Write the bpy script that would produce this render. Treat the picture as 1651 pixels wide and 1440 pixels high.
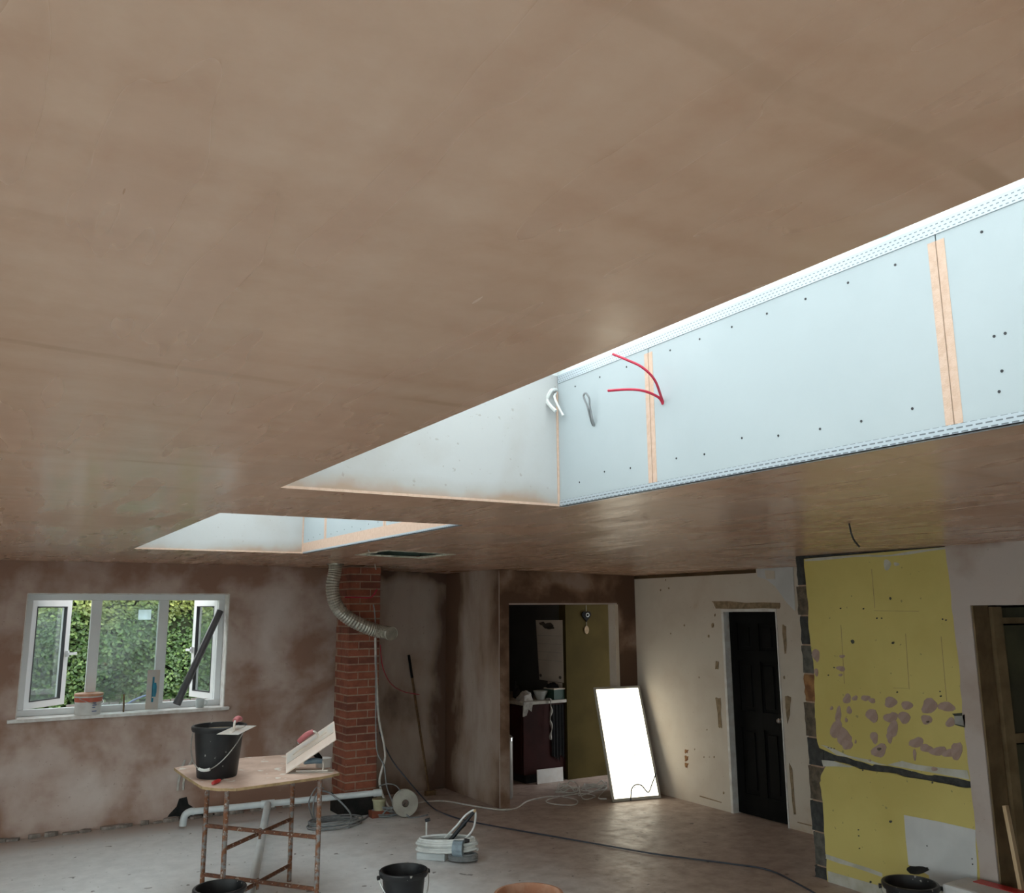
import bpy, math, random
from mathutils import Vector, Matrix
random.seed(7)
for o in list(bpy.data.objects): bpy.data.objects.remove(o, do_unlink=True)
scene = bpy.context.scene
COL = scene.collection

# ------------------------------------------------------------------ camera
IW, IH, FPX = 1651, 1440, 1395.0
CAMZ = 1.98
def _n(v): return v.normalized()
_A = _n(Vector((-28-IW/2, 988-IH/2, FPX)))      # world +Y seen in camera axes (x right, y down, z forward)
_B = _n(Vector((3160-IW/2, 967-IH/2, FPX)))     # world +X
_m, _k = _n(_A+_B), _n(_A-_B)
_A, _B = _n(_m+_k), _n(_m-_k)
_U = _B.cross(_A)
right = Vector((_B.x, _A.x, _U.x)); down = Vector((_B.y, _A.y, _U.y)); fwd = Vector((_B.z, _A.z, _U.z))
cam_d = bpy.data.cameras.new('camera'); cam = bpy.data.objects.new('camera', cam_d); COL.objects.link(cam)
cam_d.sensor_fit = 'HORIZONTAL'; cam_d.sensor_width = 36.0; cam_d.lens = FPX/IW*36.0
cam_d.clip_start = 0.02; cam_d.clip_end = 300
up = -down
cam.matrix_world = Matrix(((right.x, up.x, -fwd.x, 0), (right.y, up.y, -fwd.y, 0), (right.z, up.z, -fwd.z, CAMZ), (0, 0, 0, 1)))
scene.camera = cam
# ------------------------------------------------------------------ light
world = bpy.data.worlds.new('overcast_sky'); scene.world = world; world.use_nodes = True
bg = world.node_tree.nodes['Background']; bg.inputs[0].default_value = (0.93, 0.985, 1.0, 1); bg.inputs[1].default_value = 3.4
scene.view_settings.view_transform = 'Standard'; scene.view_settings.look = 'None'
scene.view_settings.gamma = 1; scene.view_settings.use_curve_mapping = False
scene.view_settings.exposure = 0.3

def ray(x, y):
    d = right*(x-IW/2) + down*(y-IH/2) + fwd*FPX
    return d
def onx(x, y, X): d = ray(x, y); return Vector((0, 0, CAMZ)) + d*(X/d.x)
def ony(x, y, Y): d = ray(x, y); return Vector((0, 0, CAMZ)) + d*(Y/d.y)
def onz(x, y, Z): d = ray(x, y); return Vector((0, 0, CAMZ)) + d*((Z-CAMZ)/d.z)

# ------------------------------------------------------------------ materials
def newmat(name):
    m = bpy.data.materials.new(name); m.use_nodes = True
    nt = m.node_tree; nt.nodes.clear()
    out = nt.nodes.new('ShaderNodeOutputMaterial'); p = nt.nodes.new('ShaderNodeBsdfPrincipled')
    nt.links.new(p.outputs[0], out.inputs[0])
    return m, nt, p
def nd(nt, t, **kw):
    n = nt.nodes.new(t)
    for k, v in kw.items(): setattr(n, k, v)
    return n
def lk(nt, a, b): nt.links.new(a, b)
def math_n(nt, op, a, b=None, clamp=False):
    n = nd(nt, 'ShaderNodeMath', operation=op); n.use_clamp = clamp
    for i, v in enumerate((a, b)):
        if v is None: continue
        if isinstance(v, (int, float)): n.inputs[i].default_value = v
        else: lk(nt, v, n.inputs[i])
    return n.outputs[0]
def ramp(nt, fac, stops):
    r = nd(nt, 'ShaderNodeValToRGB'); e = r.color_ramp.elements
    while len(e) < len(stops): e.new(0.5)
    for i, (p, c) in enumerate(stops):
        e[i].position = p
        e[i].color = (c if isinstance(c, tuple) else (c, c, c)) + (1,) if not (isinstance(c, tuple) and len(c) == 4) else c
    lk(nt, fac, r.inputs[0]); return r.outputs[0]
def mixc(nt, fac, a, b):
    n = nd(nt, 'ShaderNodeMix', data_type='RGBA')
    for s, v in ((0, fac), (6, a), (7, b)):
        if isinstance(v, (int, float)): n.inputs[s].default_value = v
        elif isinstance(v, tuple): n.inputs[s].default_value = v + (1,)
        else: lk(nt, v, n.inputs[s])
    return n.outputs[2]
def coords(nt, world=True, stretch=(1, 1, 1)):
    if world: src = nd(nt, 'ShaderNodeNewGeometry').outputs['Position']
    else: src = nd(nt, 'ShaderNodeTexCoord').outputs['Object']
    mp = nd(nt, 'ShaderNodeMapping'); mp.inputs['Scale'].default_value = stretch
    lk(nt, src, mp.inputs[0]); return mp.outputs[0]
def noise(nt, vec, scale, detail=5, rough=0.55, dist=0.0):
    n = nd(nt, 'ShaderNodeTexNoise'); n.inputs['Scale'].default_value = scale
    n.inputs['Detail'].default_value = detail; n.inputs['Roughness'].default_value = rough; n.inputs['Distortion'].default_value = dist
    lk(nt, vec, n.inputs['Vector']); return n.outputs[0]
def bumpn(nt, p, h, strength, dist=0.01):
    b = nd(nt, 'ShaderNodeBump'); b.inputs['Strength'].default_value = strength; b.inputs['Distance'].default_value = dist
    lk(nt, h, b.inputs['Height']); lk(nt, b.outputs[0], p.inputs['Normal'])

def M(name, c1, c2=None, scale=6, rough=0.7, bump=0.0, bscale=60, metal=0.0, lo=0.4, hi=0.6, stretch=(1, 1, 1), specks=None, speck_scale=60, speck_t=0.68, world=False, spec=0.5):
    m, nt, p = newmat(name)
    v = coords(nt, world, stretch)
    p.inputs['Roughness'].default_value = rough; p.inputs['Metallic'].default_value = metal
    p.inputs['Specular IOR Level'].default_value = spec
    if c2 is None: c2 = tuple(x*0.82 for x in c1)
    col = mixc(nt, ramp(nt, noise(nt, v, scale), [(lo, 0.0), (hi, 1.0)]), c1, c2)
    if specks:
        s = ramp(nt, noise(nt, v, speck_scale, 2), [(speck_t, 0.0), (speck_t+0.04, 1.0)])
        col = mixc(nt, s, col, specks)
    lk(nt, col, p.inputs['Base Color'])
    if bump: bumpn(nt, p, noise(nt, v, bscale, 4), bump, 0.004)
    return m

def plaster(name, dry, mid, damp, scale=1.6, lo=0.42, hi=0.62, bands=(), rough=0.75, stretch=(1, 1, 1), bump=0.12):
    """skimmed plaster: pale where dry, brown where damp; bands = (axis, position, width, gain) of damp along corners"""
    m, nt, p = newmat(name)
    geo = nd(nt, 'ShaderNodeNewGeometry').outputs['Position']
    mp = nd(nt, 'ShaderNodeMapping'); mp.inputs['Scale'].default_value = stretch; lk(nt, geo, mp.inputs[0])
    v = mp.outputs[0]
    f = noise(nt, v, scale, 4, 0.5, 0.3)
    f = math_n(nt, 'ADD', f, math_n(nt, 'MULTIPLY', math_n(nt, 'SUBTRACT', noise(nt, v, scale*4.5, 5, 0.6), 0.5), 0.22))
    if bands:
        sx = nd(nt, 'ShaderNodeSeparateXYZ'); lk(nt, geo, sx.inputs[0])
        wob = math_n(nt, 'MULTIPLY', math_n(nt, 'SUBTRACT', noise(nt, geo, 3.0, 3), 0.5), 0.5)
        for ax, pos, wid, gain in bands:
            d = math_n(nt, 'ABSOLUTE', math_n(nt, 'SUBTRACT', sx.outputs['XYZ'.index(ax)], pos))
            d = math_n(nt, 'ADD', math_n(nt, 'DIVIDE', d, wid), wob)
            t = math_n(nt, 'SUBTRACT', 1.0, d, clamp=True)
            f = math_n(nt, 'ADD', f, math_n(nt, 'MULTIPLY', t, gain))
    col = ramp(nt, f, [(lo, dry), ((lo+hi)/2, mid), (hi, damp)])
    col = mixc(nt, math_n(nt, 'MULTIPLY', ramp(nt, noise(nt, geo, 38, 3), [(0.68, 0.0), (0.72, 1.0)]), 0.35), col, tuple(x*0.6 for x in damp))
    lk(nt, col, p.inputs['Base Color'])
    p.inputs['Roughness'].default_value = rough
    bumpn(nt, p, noise(nt, v, 9, 5), bump, 0.01)
    return m

def ceiling_mat():
    m, nt, p = newmat('fresh_skim_ceiling')
    geo = nd(nt, 'ShaderNodeNewGeometry').outputs['Position']
    def st(s, rot):
        mp = nd(nt, 'ShaderNodeMapping'); mp.inputs['Scale'].default_value = s; mp.inputs['Rotation'].default_value = (0, 0, rot); lk(nt, geo, mp.inputs[0]); return mp.outputs[0]
    big = noise(nt, geo, 0.9, 4, 0.5)
    streak = noise(nt, st((1.0, 9.0, 1), 0.5), 1.1, 1, 0.4, 0.0)
    streak2 = noise(nt, st((7.0, 1.0, 1), 0.25), 1.5, 2, 0.45, 0.0)
    fine = noise(nt, geo, 22, 6, 0.65)
    f = math_n(nt, 'ADD', math_n(nt, 'MULTIPLY', big, 0.45), math_n(nt, 'ADD', math_n(nt, 'MULTIPLY', streak, 0.2), math_n(nt, 'MULTIPLY', streak2, 0.2)))
    f = math_n(nt, 'ADD', f, math_n(nt, 'MULTIPLY', fine, 0.15))
    col = ramp(nt, f, [(0.38, (0.59, 0.40, 0.29)), (0.5, (0.54, 0.345, 0.24)), (0.62, (0.46, 0.265, 0.17))])
    # board joints ghosting through the skim
    warp = nd(nt, 'ShaderNodeVectorMath', operation='ADD'); nz = nd(nt, 'ShaderNodeTexNoise'); nz.inputs['Scale'].default_value = 1.3; lk(nt, geo, nz.inputs['Vector'])
    sc = nd(nt, 'ShaderNodeVectorMath', operation='SCALE'); sc.inputs['Scale'].default_value = 0.25; lk(nt, nz.outputs[1], sc.inputs[0])
    lk(nt, geo, warp.inputs[0]); lk(nt, sc.outputs[0], warp.inputs[1])
    br = nd(nt, 'ShaderNodeTexBrick'); br.inputs['Scale'].default_value = 1.0; br.inputs['Mortar Size'].default_value = 0.022; br.inputs['Mortar Smooth'].default_value = 0.6
    br.inputs['Brick Width'].default_value = 1.9; br.inputs['Row Height'].default_value = 0.62
    lk(nt, warp.outputs[0], br.inputs['Vector'])
    j = math_n(nt, 'MULTIPLY', br.outputs['Fac'], ramp(nt, noise(nt, geo, 2.2, 3), [(0.45, 0.0), (0.6, 0.5)]))
    col = mixc(nt, j, col, (0.40, 0.245, 0.155))
    lk(nt, col, p.inputs['Base Color'])
    r = ramp(nt, math_n(nt, 'ADD', math_n(nt, 'MULTIPLY', streak2, 0.5), math_n(nt, 'MULTIPLY', big, 0.5)), [(0.4, 0.18), (0.6, 0.34)])
    lk(nt, r, p.inputs['Roughness'])
    h = math_n(nt, 'ADD', math_n(nt, 'MULTIPLY', streak, 1.0), math_n(nt, 'MULTIPLY', streak2, 1.0))
    bumpn(nt, p, h, 0.10, 0.008)
    return m

def floor_mat():
    m, nt, p = newmat('screed_floor')
    geo = nd(nt, 'ShaderNodeNewGeometry').outputs['Position']
    sx = nd(nt, 'ShaderNodeSeparateXYZ'); lk(nt, geo, sx.inputs[0])
    n1 = noise(nt, geo, 1.4, 5, 0.6); n2 = noise(nt, geo, 7, 6, 0.65)
    t = math_n(nt, 'ADD', math_n(nt, 'DIVIDE', math_n(nt, 'SUBTRACT', sx.outputs[0], 2.75), 1.5), math_n(nt, 'MULTIPLY', math_n(nt, 'SUBTRACT', n1, 0.5), 1.3))
    # the new pale screed fades into the plaster-trodden old slab
    e = math_n(nt, 'SUBTRACT', math_n(nt, 'DIVIDE', math_n(nt, 'SUBTRACT', sx.outputs[1], 8.75), 0.5), math_n(nt, 'MULTIPLY', math_n(nt, 'SUBTRACT', n2, 0.5), 1.2))
    t = math_n(nt, 'MAXIMUM', t, e)
    grey = mixc(nt, ramp(nt, n2, [(0.35, 0.0), (0.65, 1.0)]), (0.82, 0.835, 0.845), (0.71, 0.725, 0.735))
    brown = mixc(nt, ramp(nt, n2, [(0.35, 0.0), (0.65, 1.0)]), (0.47, 0.38, 0.335), (0.34, 0.26, 0.22))
    col = mixc(nt, ramp(nt, t, [(0.0, 0.0), (1.0, 1.0)]), grey, brown)
    sp = ramp(nt, noise(nt, geo, 11, 2, 0.5, 0.4), [(0.70, 0.0), (0.72, 1.0)])
    sp2 = ramp(nt, noise(nt, geo, 30, 2), [(0.72, 0.0), (0.74, 1.0)])
    sp = math_n(nt, 'MULTIPLY', math_n(nt, 'MAXIMUM', sp, sp2), 0.75)
    col = mixc(nt, sp, col, (0.10, 0.085, 0.08))
    lk(nt, col, p.inputs['Base Color'])
    lk(nt, ramp(nt, n2, [(0.3, 0.38), (0.7, 0.6)]), p.inputs['Roughness'])
    bumpn(nt, p, n2, 0.15, 0.01)
    return m

def glass_mat(name, tint=(0.95, 1, 0.99), refl=0.06, haze=0.0):
    m = bpy.data.materials.new(name); m.use_nodes = True; nt = m.node_tree; nt.nodes.clear()
    out = nd(nt, 'ShaderNodeOutputMaterial'); tr = nd(nt, 'ShaderNodeBsdfTransparent'); tr.inputs[0].default_value = tint + (1,)
    gl = nd(nt, 'ShaderNodeBsdfGlossy'); gl.inputs['Roughness'].default_value = 0.02
    lw = nd(nt, 'ShaderNodeLayerWeight'); lw.inputs[0].default_value = 0.5
    sch = math_n(nt, 'ADD', math_n(nt, 'MULTIPLY', math_n(nt, 'POWER', lw.outputs['Facing'], 5.0), 0.9), refl, clamp=True)
    mx = nd(nt, 'ShaderNodeMixShader'); lk(nt, sch, mx.inputs[0]); lk(nt, tr.outputs[0], mx.inputs[1]); lk(nt, gl.outputs[0], mx.inputs[2])
    if haze:
        df = nd(nt, 'ShaderNodeBsdfTranslucent'); df.inputs[0].default_value = (0.9, 0.95, 1, 1)
        m2 = nd(nt, 'ShaderNodeMixShader')
        lk(nt, math_n(nt, 'MULTIPLY', ramp(nt, noise(nt, coords(nt, True), 4, 3), [(0.3, 0.3), (0.7, 1.0)]), haze), m2.inputs[0])
        lk(nt, mx.outputs[0], m2.inputs[1]); lk(nt, df.outputs[0], m2.inputs[2]); lk(nt, m2.outputs[0], out.inputs[0])
    else: lk(nt, mx.outputs[0], out.inputs[0])
    return m

def emit_mat(name, col, strength):
    m, nt, p = newmat(name)
    p.inputs['Base Color'].default_value = (0.9, 0.9, 0.88, 1); p.inputs['Emission Color'].default_value = col + (1,); p.inputs['Emission Strength'].default_value = strength
    p.inputs['Roughness'].default_value = 0.4
    return m

def bead_mat(name, wid, row):
    m, nt, p = newmat(name)
    v = coords(nt, True)
    sx = nd(nt, 'ShaderNodeSeparateXYZ'); lk(nt, v, sx.inputs[0])
    cb = nd(nt, 'ShaderNodeCombineXYZ'); lk(nt, sx.outputs[1], cb.inputs[0]); lk(nt, math_n(nt, 'ADD', sx.outputs[2], sx.outputs[0]), cb.inputs[1])
    br = nd(nt, 'ShaderNodeTexBrick'); br.inputs['Scale'].default_value = 1; br.inputs['Mortar Size'].default_value = 0.0042; br.inputs['Mortar Smooth'].default_value = 0
    br.inputs['Brick Width'].default_value = wid; br.inputs['Row Height'].default_value = row
    lk(nt, cb.outputs[0], br.inputs[0])
    lk(nt, mixc(nt, br.outputs['Fac'], (0.15, 0.17, 0.19), (0.47, 0.525, 0.575)), p.inputs['Base Color'])
    p.inputs['Roughness'].default_value = 0.35; p.inputs['Metallic'].default_value = 0.15
    return m

def leaf_mat():
    m, nt, p = newmat('hedge_leaf')
    geo = nd(nt, 'ShaderNodeNewGeometry'); pos = geo.outputs['Position']
    sx = nd(nt, 'ShaderNodeSeparateXYZ'); lk(nt, pos, sx.inputs[0])
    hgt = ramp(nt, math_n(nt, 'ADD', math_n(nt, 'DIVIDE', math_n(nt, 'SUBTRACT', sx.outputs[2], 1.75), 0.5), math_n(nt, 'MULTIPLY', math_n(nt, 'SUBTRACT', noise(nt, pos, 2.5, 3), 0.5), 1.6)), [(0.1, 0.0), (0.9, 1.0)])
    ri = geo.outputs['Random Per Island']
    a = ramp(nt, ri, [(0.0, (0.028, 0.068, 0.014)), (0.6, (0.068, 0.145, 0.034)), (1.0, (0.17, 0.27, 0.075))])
    b = ramp(nt, ri, [(0.0, (0.15, 0.20, 0.035)), (0.6, (0.29, 0.34, 0.075)), (1.0, (0.46, 0.48, 0.15))])  # upper leaves: new growth plus sunlight, both put into the colour
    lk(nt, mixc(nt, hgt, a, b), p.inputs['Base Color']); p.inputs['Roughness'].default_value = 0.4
    return m

MT = {}
MT['ceil'] = ceiling_mat()
MT['floor'] = floor_mat()
MT['wallwin'] = plaster('drying_plaster', (0.62, 0.52, 0.475), (0.49, 0.375, 0.325), (0.30, 0.17, 0.12), 1.35, 0.39, 0.70, [('Z', 2.46, 0.35, 0.13), ('Z', 0.0, 0.3, 0.14), ('X', -0.1, 0.5, 0.22), ('X', 2.5, 0.3, 0.12), ('X', 3.0, 0.35, 0.16)])
MT['recess'] = plaster('recess_plaster', (0.46, 0.38, 0.33), (0.37, 0.28, 0.225), (0.115, 0.066, 0.045), 1.5, 0.42, 0.76, [('Z', 2.46, 0.2, 0.4), ('X', 4.66, 0.25, 0.3), ('Z', 0.0, 0.3, 0.15)], stretch=(1, 1, 0.5))
MT['stub'] = plaster('stub_plaster', (0.46, 0.37, 0.32), (0.36, 0.26, 0.20), (0.14, 0.075, 0.045), 1.7, 0.43, 0.76, [('Y', 9.25, 0.5, 0.42), ('Y', 8.02, 0.22, 0.16), ('Z', 0.0, 0.25, 0.15)], stretch=(1, 1, 0.45))
MT['kitwall'] = plaster('damp_plaster', (0.34, 0.25, 0.20), (0.215, 0.125, 0.08), (0.10, 0.052, 0.03), 1.8, 0.36, 0.60, [('Z', 2.07, 0.2, 0.15), ('X', 6.35, 0.3, 0.15)])
MT['pink'] = plaster('pink_plaster', (0.46, 0.395, 0.365), (0.40, 0.32, 0.28), (0.30, 0.19, 0.145), 1.8, 0.46, 0.78, [('Z', 2.42, 0.08, 0.35)])
MT['doorwall'] = plaster('old_cream_plaster', (0.60, 0.53, 0.45), (0.55, 0.47, 0.39), (0.42, 0.27, 0.15), 2.2, 0.45, 0.92, [('Z', 0.0, 0.12, 0.1)])
MT['plain_wall'] = M('painted_wall', (0.55, 0.50, 0.46), (0.5, 0.44, 0.4), 1.2, 0.8, world=True)
MT['yellow'] = M('yellow_paint', (0.56, 0.465, 0.15), (0.50, 0.405, 0.12), 1.5, 0.65, 0.08, 30, specks=(0.30, 0.26, 0.10), speck_scale=22, speck_t=0.70, world=True)
MT['patchpink'] = M('bare_plaster_patch', (0.37, 0.265, 0.23), (0.31, 0.215, 0.18), 14, 0.85)
MT['patchwhite'] = M('white_filler', (0.60, 0.60, 0.60), (0.53, 0.53, 0.53), 3, 0.8)
MT['skirtmark'] = M('pale_skirting_plaster', (0.52, 0.51, 0.47), (0.42, 0.40, 0.33), 6, 0.8)  # off-white plaster of the skirting zone and other pale edges
MT['browncut'] = M('bare_brown_plaster', (0.30, 0.215, 0.13), (0.20, 0.14, 0.08), 20, 0.9, 0.3, 40)
MT['blockdark'] = M('dark_block', (0.030, 0.031, 0.031), (0.055, 0.054, 0.052), 20, 0.95, 0.6, 90, specks=(0.35, 0.35, 0.33), speck_scale=50, speck_t=0.74)
MT['blockbrown'] = M('brown_block', (0.13, 0.10, 0.07), (0.065, 0.05, 0.036), 18, 0.95, 0.6, 90)
MT['blockgrey'] = M('grey_block', (0.12, 0.112, 0.095), (0.07, 0.066, 0.058), 18, 0.95, 0.6, 90)
MT['blockorange'] = M('orange_brick', (0.30, 0.15, 0.06), (0.16, 0.07, 0.03), 14, 0.95, 0.5, 60)
MT['mortar'] = M('mortar', (0.36, 0.245, 0.18), (0.28, 0.185, 0.13), 22, 0.95, 0.3, 90)
MT['brick'] = M('red_brick', (0.29, 0.088, 0.048), (0.215, 0.06, 0.034), 9, 0.8, 0.35, 70, specks=(0.42, 0.27, 0.2), speck_scale=45, speck_t=0.70, world=True)
MT['brick2'] = M('red_brick_dark', (0.21, 0.062, 0.036), (0.155, 0.044, 0.028), 9, 0.8, 0.35, 70, specks=(0.42, 0.27, 0.2), speck_scale=45, speck_t=0.72, world=True)
MT['plinth'] = M('black_paint', (0.016, 0.016, 0.016), (0.03, 0.028, 0.026), 12, 0.7, spec=0.15)
MT['board'] = M('grey_plasterboard', (0.435, 0.485, 0.51), (0.415, 0.465, 0.49), 2, 0.75, 0.03, 200, world=True)
MT['tape'] = M('scrim_tape', (0.66, 0.47, 0.37), (0.60, 0.41, 0.31), 40, 0.9, 0.4, 200)
MT['upstand'] = plaster('upstand_plaster', (0.475, 0.478, 0.478), (0.43, 0.415, 0.40), (0.38, 0.27, 0.20), 1.6, 0.48, 0.85, [('Z', 2.45, 0.11, 0.40)])
MT['bead'] = bead_mat('slotted_bead', 0.028, 0.0125)
MT['topbead'] = bead_mat('perforated_bead', 0.017, 0.0115)
MT['screw'] = M('black_screw', (0.02, 0.02, 0.025), None, 5, 0.5)
MT['upvc'] = M('white_upvc', (0.74, 0.76, 0.77), (0.70, 0.72, 0.74), 3, 0.35)
MT['whitealu'] = M('white_aluminium', (0.80, 0.84, 0.83), (0.76, 0.80, 0.80), 3, 0.4)
MT['sill'] = M('white_sill', (0.74, 0.73, 0.71), (0.62, 0.58, 0.55), 12, 0.5)
MT['glass'] = glass_mat('window_glass')
MT['glasshazy'] = glass_mat('hazy_window_glass', (0.82, 0.88, 0.88), 0.10, 0.045)  # pale haze mixed in to stand for light reflecting off the panes
MT['stickermat'] = glass_mat('thin_paper_sticker', (0.8, 0.85, 0.82), 0.05, 0.75)
MT['gasket'] = M('black_gasket', (0.02, 0.02, 0.025), None, 5, 0.6)
MT['rust'] = M('rusty_painted_steel', (0.24, 0.24, 0.24), (0.20, 0.075, 0.03), 26, 0.7, 0.4, 80, specks=(0.45, 0.40, 0.36), speck_scale=55, speck_t=0.62, lo=0.38, hi=0.55)
MT['rustred'] = M('rusty_steel', (0.20, 0.075, 0.035), (0.12, 0.05, 0.03), 26, 0.75, 0.4, 80, specks=(0.42, 0.36, 0.30), speck_scale=55, speck_t=0.62)
MT['ply'] = M('plaster_stained_ply', (0.68, 0.50, 0.41), (0.56, 0.385, 0.30), 5, 0.6, 0.05, 40, specks=(0.72, 0.66, 0.60), speck_scale=10, speck_t=0.62)
MT['plyedge'] = M('ply_edge', (0.42, 0.29, 0.15), (0.30, 0.20, 0.10), 20, 0.8)
MT['bucket'] = M('black_bucket_plastic', (0.014, 0.014, 0.016), (0.022, 0.022, 0.024), 6, 0.4, spec=0.3, specks=(0.30, 0.29, 0.27), speck_scale=26, speck_t=0.70)
MT['slurry'] = M('wet_plaster_slurry', (0.36, 0.28, 0.18), (0.24, 0.19, 0.13), 12, 0.4, 0.3, 30)
MT['darkwater'] = M('dark_water', (0.012, 0.012, 0.01), None, 4, 0.1)
MT['wire'] = M('galvanised_wire', (0.55, 0.55, 0.53), None, 30, 0.35, metal=0.8)
MT['gripw'] = M('white_grip', (0.72, 0.72, 0.70), None, 10, 0.5)
MT['steel'] = M('trowel_steel', (0.62, 0.60, 0.57), (0.68, 0.60, 0.53), 10, 0.38, metal=0.35)
MT['pinkhandle'] = M('pink_handle', (0.50, 0.16, 0.17), (0.40, 0.11, 0.12), 20, 0.5)
MT['redplastic'] = M('red_plastic', (0.55, 0.03, 0.03), (0.45, 0.025, 0.025), 10, 0.4)
MT['bluehandle'] = M('blue_grey_handle', (0.10, 0.17, 0.24), (0.16, 0.22, 0.27), 20, 0.5)
MT['teal'] = M('teal_handle', (0.02, 0.22, 0.34), None, 10, 0.4)
MT['hawk'] = M('pale_hawk', (0.70, 0.60, 0.53), (0.62, 0.50, 0.43), 8, 0.55)
MT['pvc'] = M('grey_white_pvc', (0.64, 0.68, 0.69), (0.56, 0.60, 0.62), 5, 0.4)
MT['greypipe'] = M('anthracite_pvc', (0.085, 0.087, 0.098), (0.11, 0.11, 0.12), 8, 0.3)
MT['greycable'] = M('grey_cable', (0.25, 0.26, 0.27), (0.18, 0.19, 0.2), 20, 0.5)
MT['whitecable'] = M('white_cable', (0.62, 0.60, 0.56), (0.5, 0.48, 0.45), 20, 0.5)
MT['redcable'] = M('red_cable', (0.55, 0.02, 0.06), None, 20, 0.4)
MT['blackcable'] = M('black_cable', (0.015, 0.016, 0.022), None, 20, 0.45)
MT['bluecable'] = M('blue_black_cable', (0.045, 0.052, 0.075), None, 20, 0.5)
MT['hose'] = M('white_hose', (0.74, 0.76, 0.75), (0.62, 0.63, 0.62), 8, 0.4)
MT['foil'] = M('foil_duct', (0.50, 0.48, 0.42), (0.38, 0.36, 0.31), 16, 0.38, 0.5, 40, metal=0.55)
MT['bluetape'] = M('blue_grey_tape', (0.28, 0.36, 0.42), None, 20, 0.5)
MT['timber'] = M('softwood', (0.58, 0.43, 0.27), (0.48, 0.34, 0.20), 3, 0.7, stretch=(8, 8, 0.6))
MT['timberdark'] = M('dark_timber', (0.17, 0.10, 0.045), (0.11, 0.065, 0.03), 4, 0.8, stretch=(6, 1, 6))
MT['doorblack'] = M('black_door', (0.006, 0.006, 0.006), (0.008, 0.008, 0.008), 4, 0.6, spec=0.06)
MT['chrome'] = M('chrome', (0.7, 0.7, 0.7), None, 4, 0.2, metal=1.0)
MT['olivepanel'] = M('dark_olive_board', (0.085, 0.08, 0.045), (0.055, 0.05, 0.03), 3, 0.8)
MT['doorbrown'] = M('brown_door_frame', (0.22, 0.15, 0.08), (0.15, 0.10, 0.05), 5, 0.75)
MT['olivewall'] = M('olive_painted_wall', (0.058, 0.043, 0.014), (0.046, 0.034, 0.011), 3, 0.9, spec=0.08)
MT['unlitwall'] = M('unlit_dark_wall', (0.06, 0.06, 0.055), None, 3, 0.8)  # near-black base colour stands in for the lack of light
MT['redcab'] = M('dark_red_cabinet', (0.035, 0.009, 0.008), (0.025, 0.007, 0.006), 4, 0.6, spec=0.12)
MT['worktop'] = M('pale_worktop', (0.40, 0.38, 0.33), (0.33, 0.31, 0.27), 20, 0.5)
MT['paper'] = M('cream_paper', (0.58, 0.52, 0.44), (0.53, 0.47, 0.40), 4, 0.9)
MT['ink'] = M('dark_ink', (0.10, 0.09, 0.075), None, 4, 0.9)
MT['bowl'] = M('pale_crockery', (0.55, 0.58, 0.56), None, 4, 0.3)
MT['green'] = M('green_card', (0.015, 0.055, 0.038), None, 4, 0.6)
MT['cloth'] = M('grey_cloth', (0.38, 0.36, 0.33), (0.25, 0.24, 0.22), 20, 0.9)
MT['blackcloth'] = M('black_cloth', (0.012, 0.012, 0.013), (0.016, 0.016, 0.016), 20, 0.9, spec=0.05)
MT['alu'] = M('brushed_aluminium', (0.36, 0.35, 0.33), (0.30, 0.29, 0.27), 6, 0.4, metal=0.7)
MT['led'] = emit_mat('led_diffuser', (1.0, 0.94, 0.74), 2.2)
MT['ledframe'] = M('grey_panel_frame', (0.46, 0.44, 0.39), None, 6, 0.5)
MT['fly'] = M('dark_speck', (0.05, 0.05, 0.04), None, 5, 0.8)
MT['tubwhite'] = M('white_tub', (0.66, 0.65, 0.63), (0.60, 0.57, 0.54), 8, 0.45)
MT['tubred'] = M('red_print', (0.56, 0.10, 0.06), (0.50, 0.16, 0.10), 8, 0.5)
MT['tuborange'] = M('orange_tub_inside', (0.62, 0.30, 0.18), (0.50, 0.24, 0.14), 8, 0.5)
MT['terracotta'] = M('plaster_crusted_orange_tub', (0.40, 0.19, 0.11), (0.48, 0.28, 0.19), 12, 0.7, 0.3, 40)
MT['mug'] = M('pale_mug', (0.62, 0.68, 0.68), None, 6, 0.35)
MT['bagwhite'] = M('white_sack', (0.62, 0.61, 0.61), (0.55, 0.54, 0.54), 8, 0.6)
MT['bluep'] = M('blue_print', (0.12, 0.17, 0.33), None, 6, 0.6)
MT['potyellow'] = M('cream_pot', (0.46, 0.44, 0.29), (0.38, 0.36, 0.24), 8, 0.5)
MT['reel'] = M('dusty_cable_drum', (0.40, 0.38, 0.33), (0.32, 0.30, 0.26), 8, 0.7)
MT['leaf'] = leaf_mat()
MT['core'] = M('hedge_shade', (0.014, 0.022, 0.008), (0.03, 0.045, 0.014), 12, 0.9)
MT['grass'] = M('lawn', (0.10, 0.17, 0.05), (0.07, 0.12, 0.035), 3, 0.95, world=True)
MT['oldwood'] = M('weathered_board', (0.30, 0.28, 0.26), (0.22, 0.20, 0.19), 6, 0.9)
MT['hatch'] = M('green_moisture_board', (0.085, 0.12, 0.105), (0.06, 0.09, 0.075), 6, 0.85)
MT['hatchedge'] = M('torn_gypsum_edge', (0.74, 0.71, 0.60), (0.55, 0.52, 0.42), 30, 0.95, 0.5, 60)
MT['concrete'] = M('rough_rubble', (0.34, 0.29, 0.26), (0.20, 0.17, 0.15), 14, 0.95, 0.7, 30)

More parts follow.
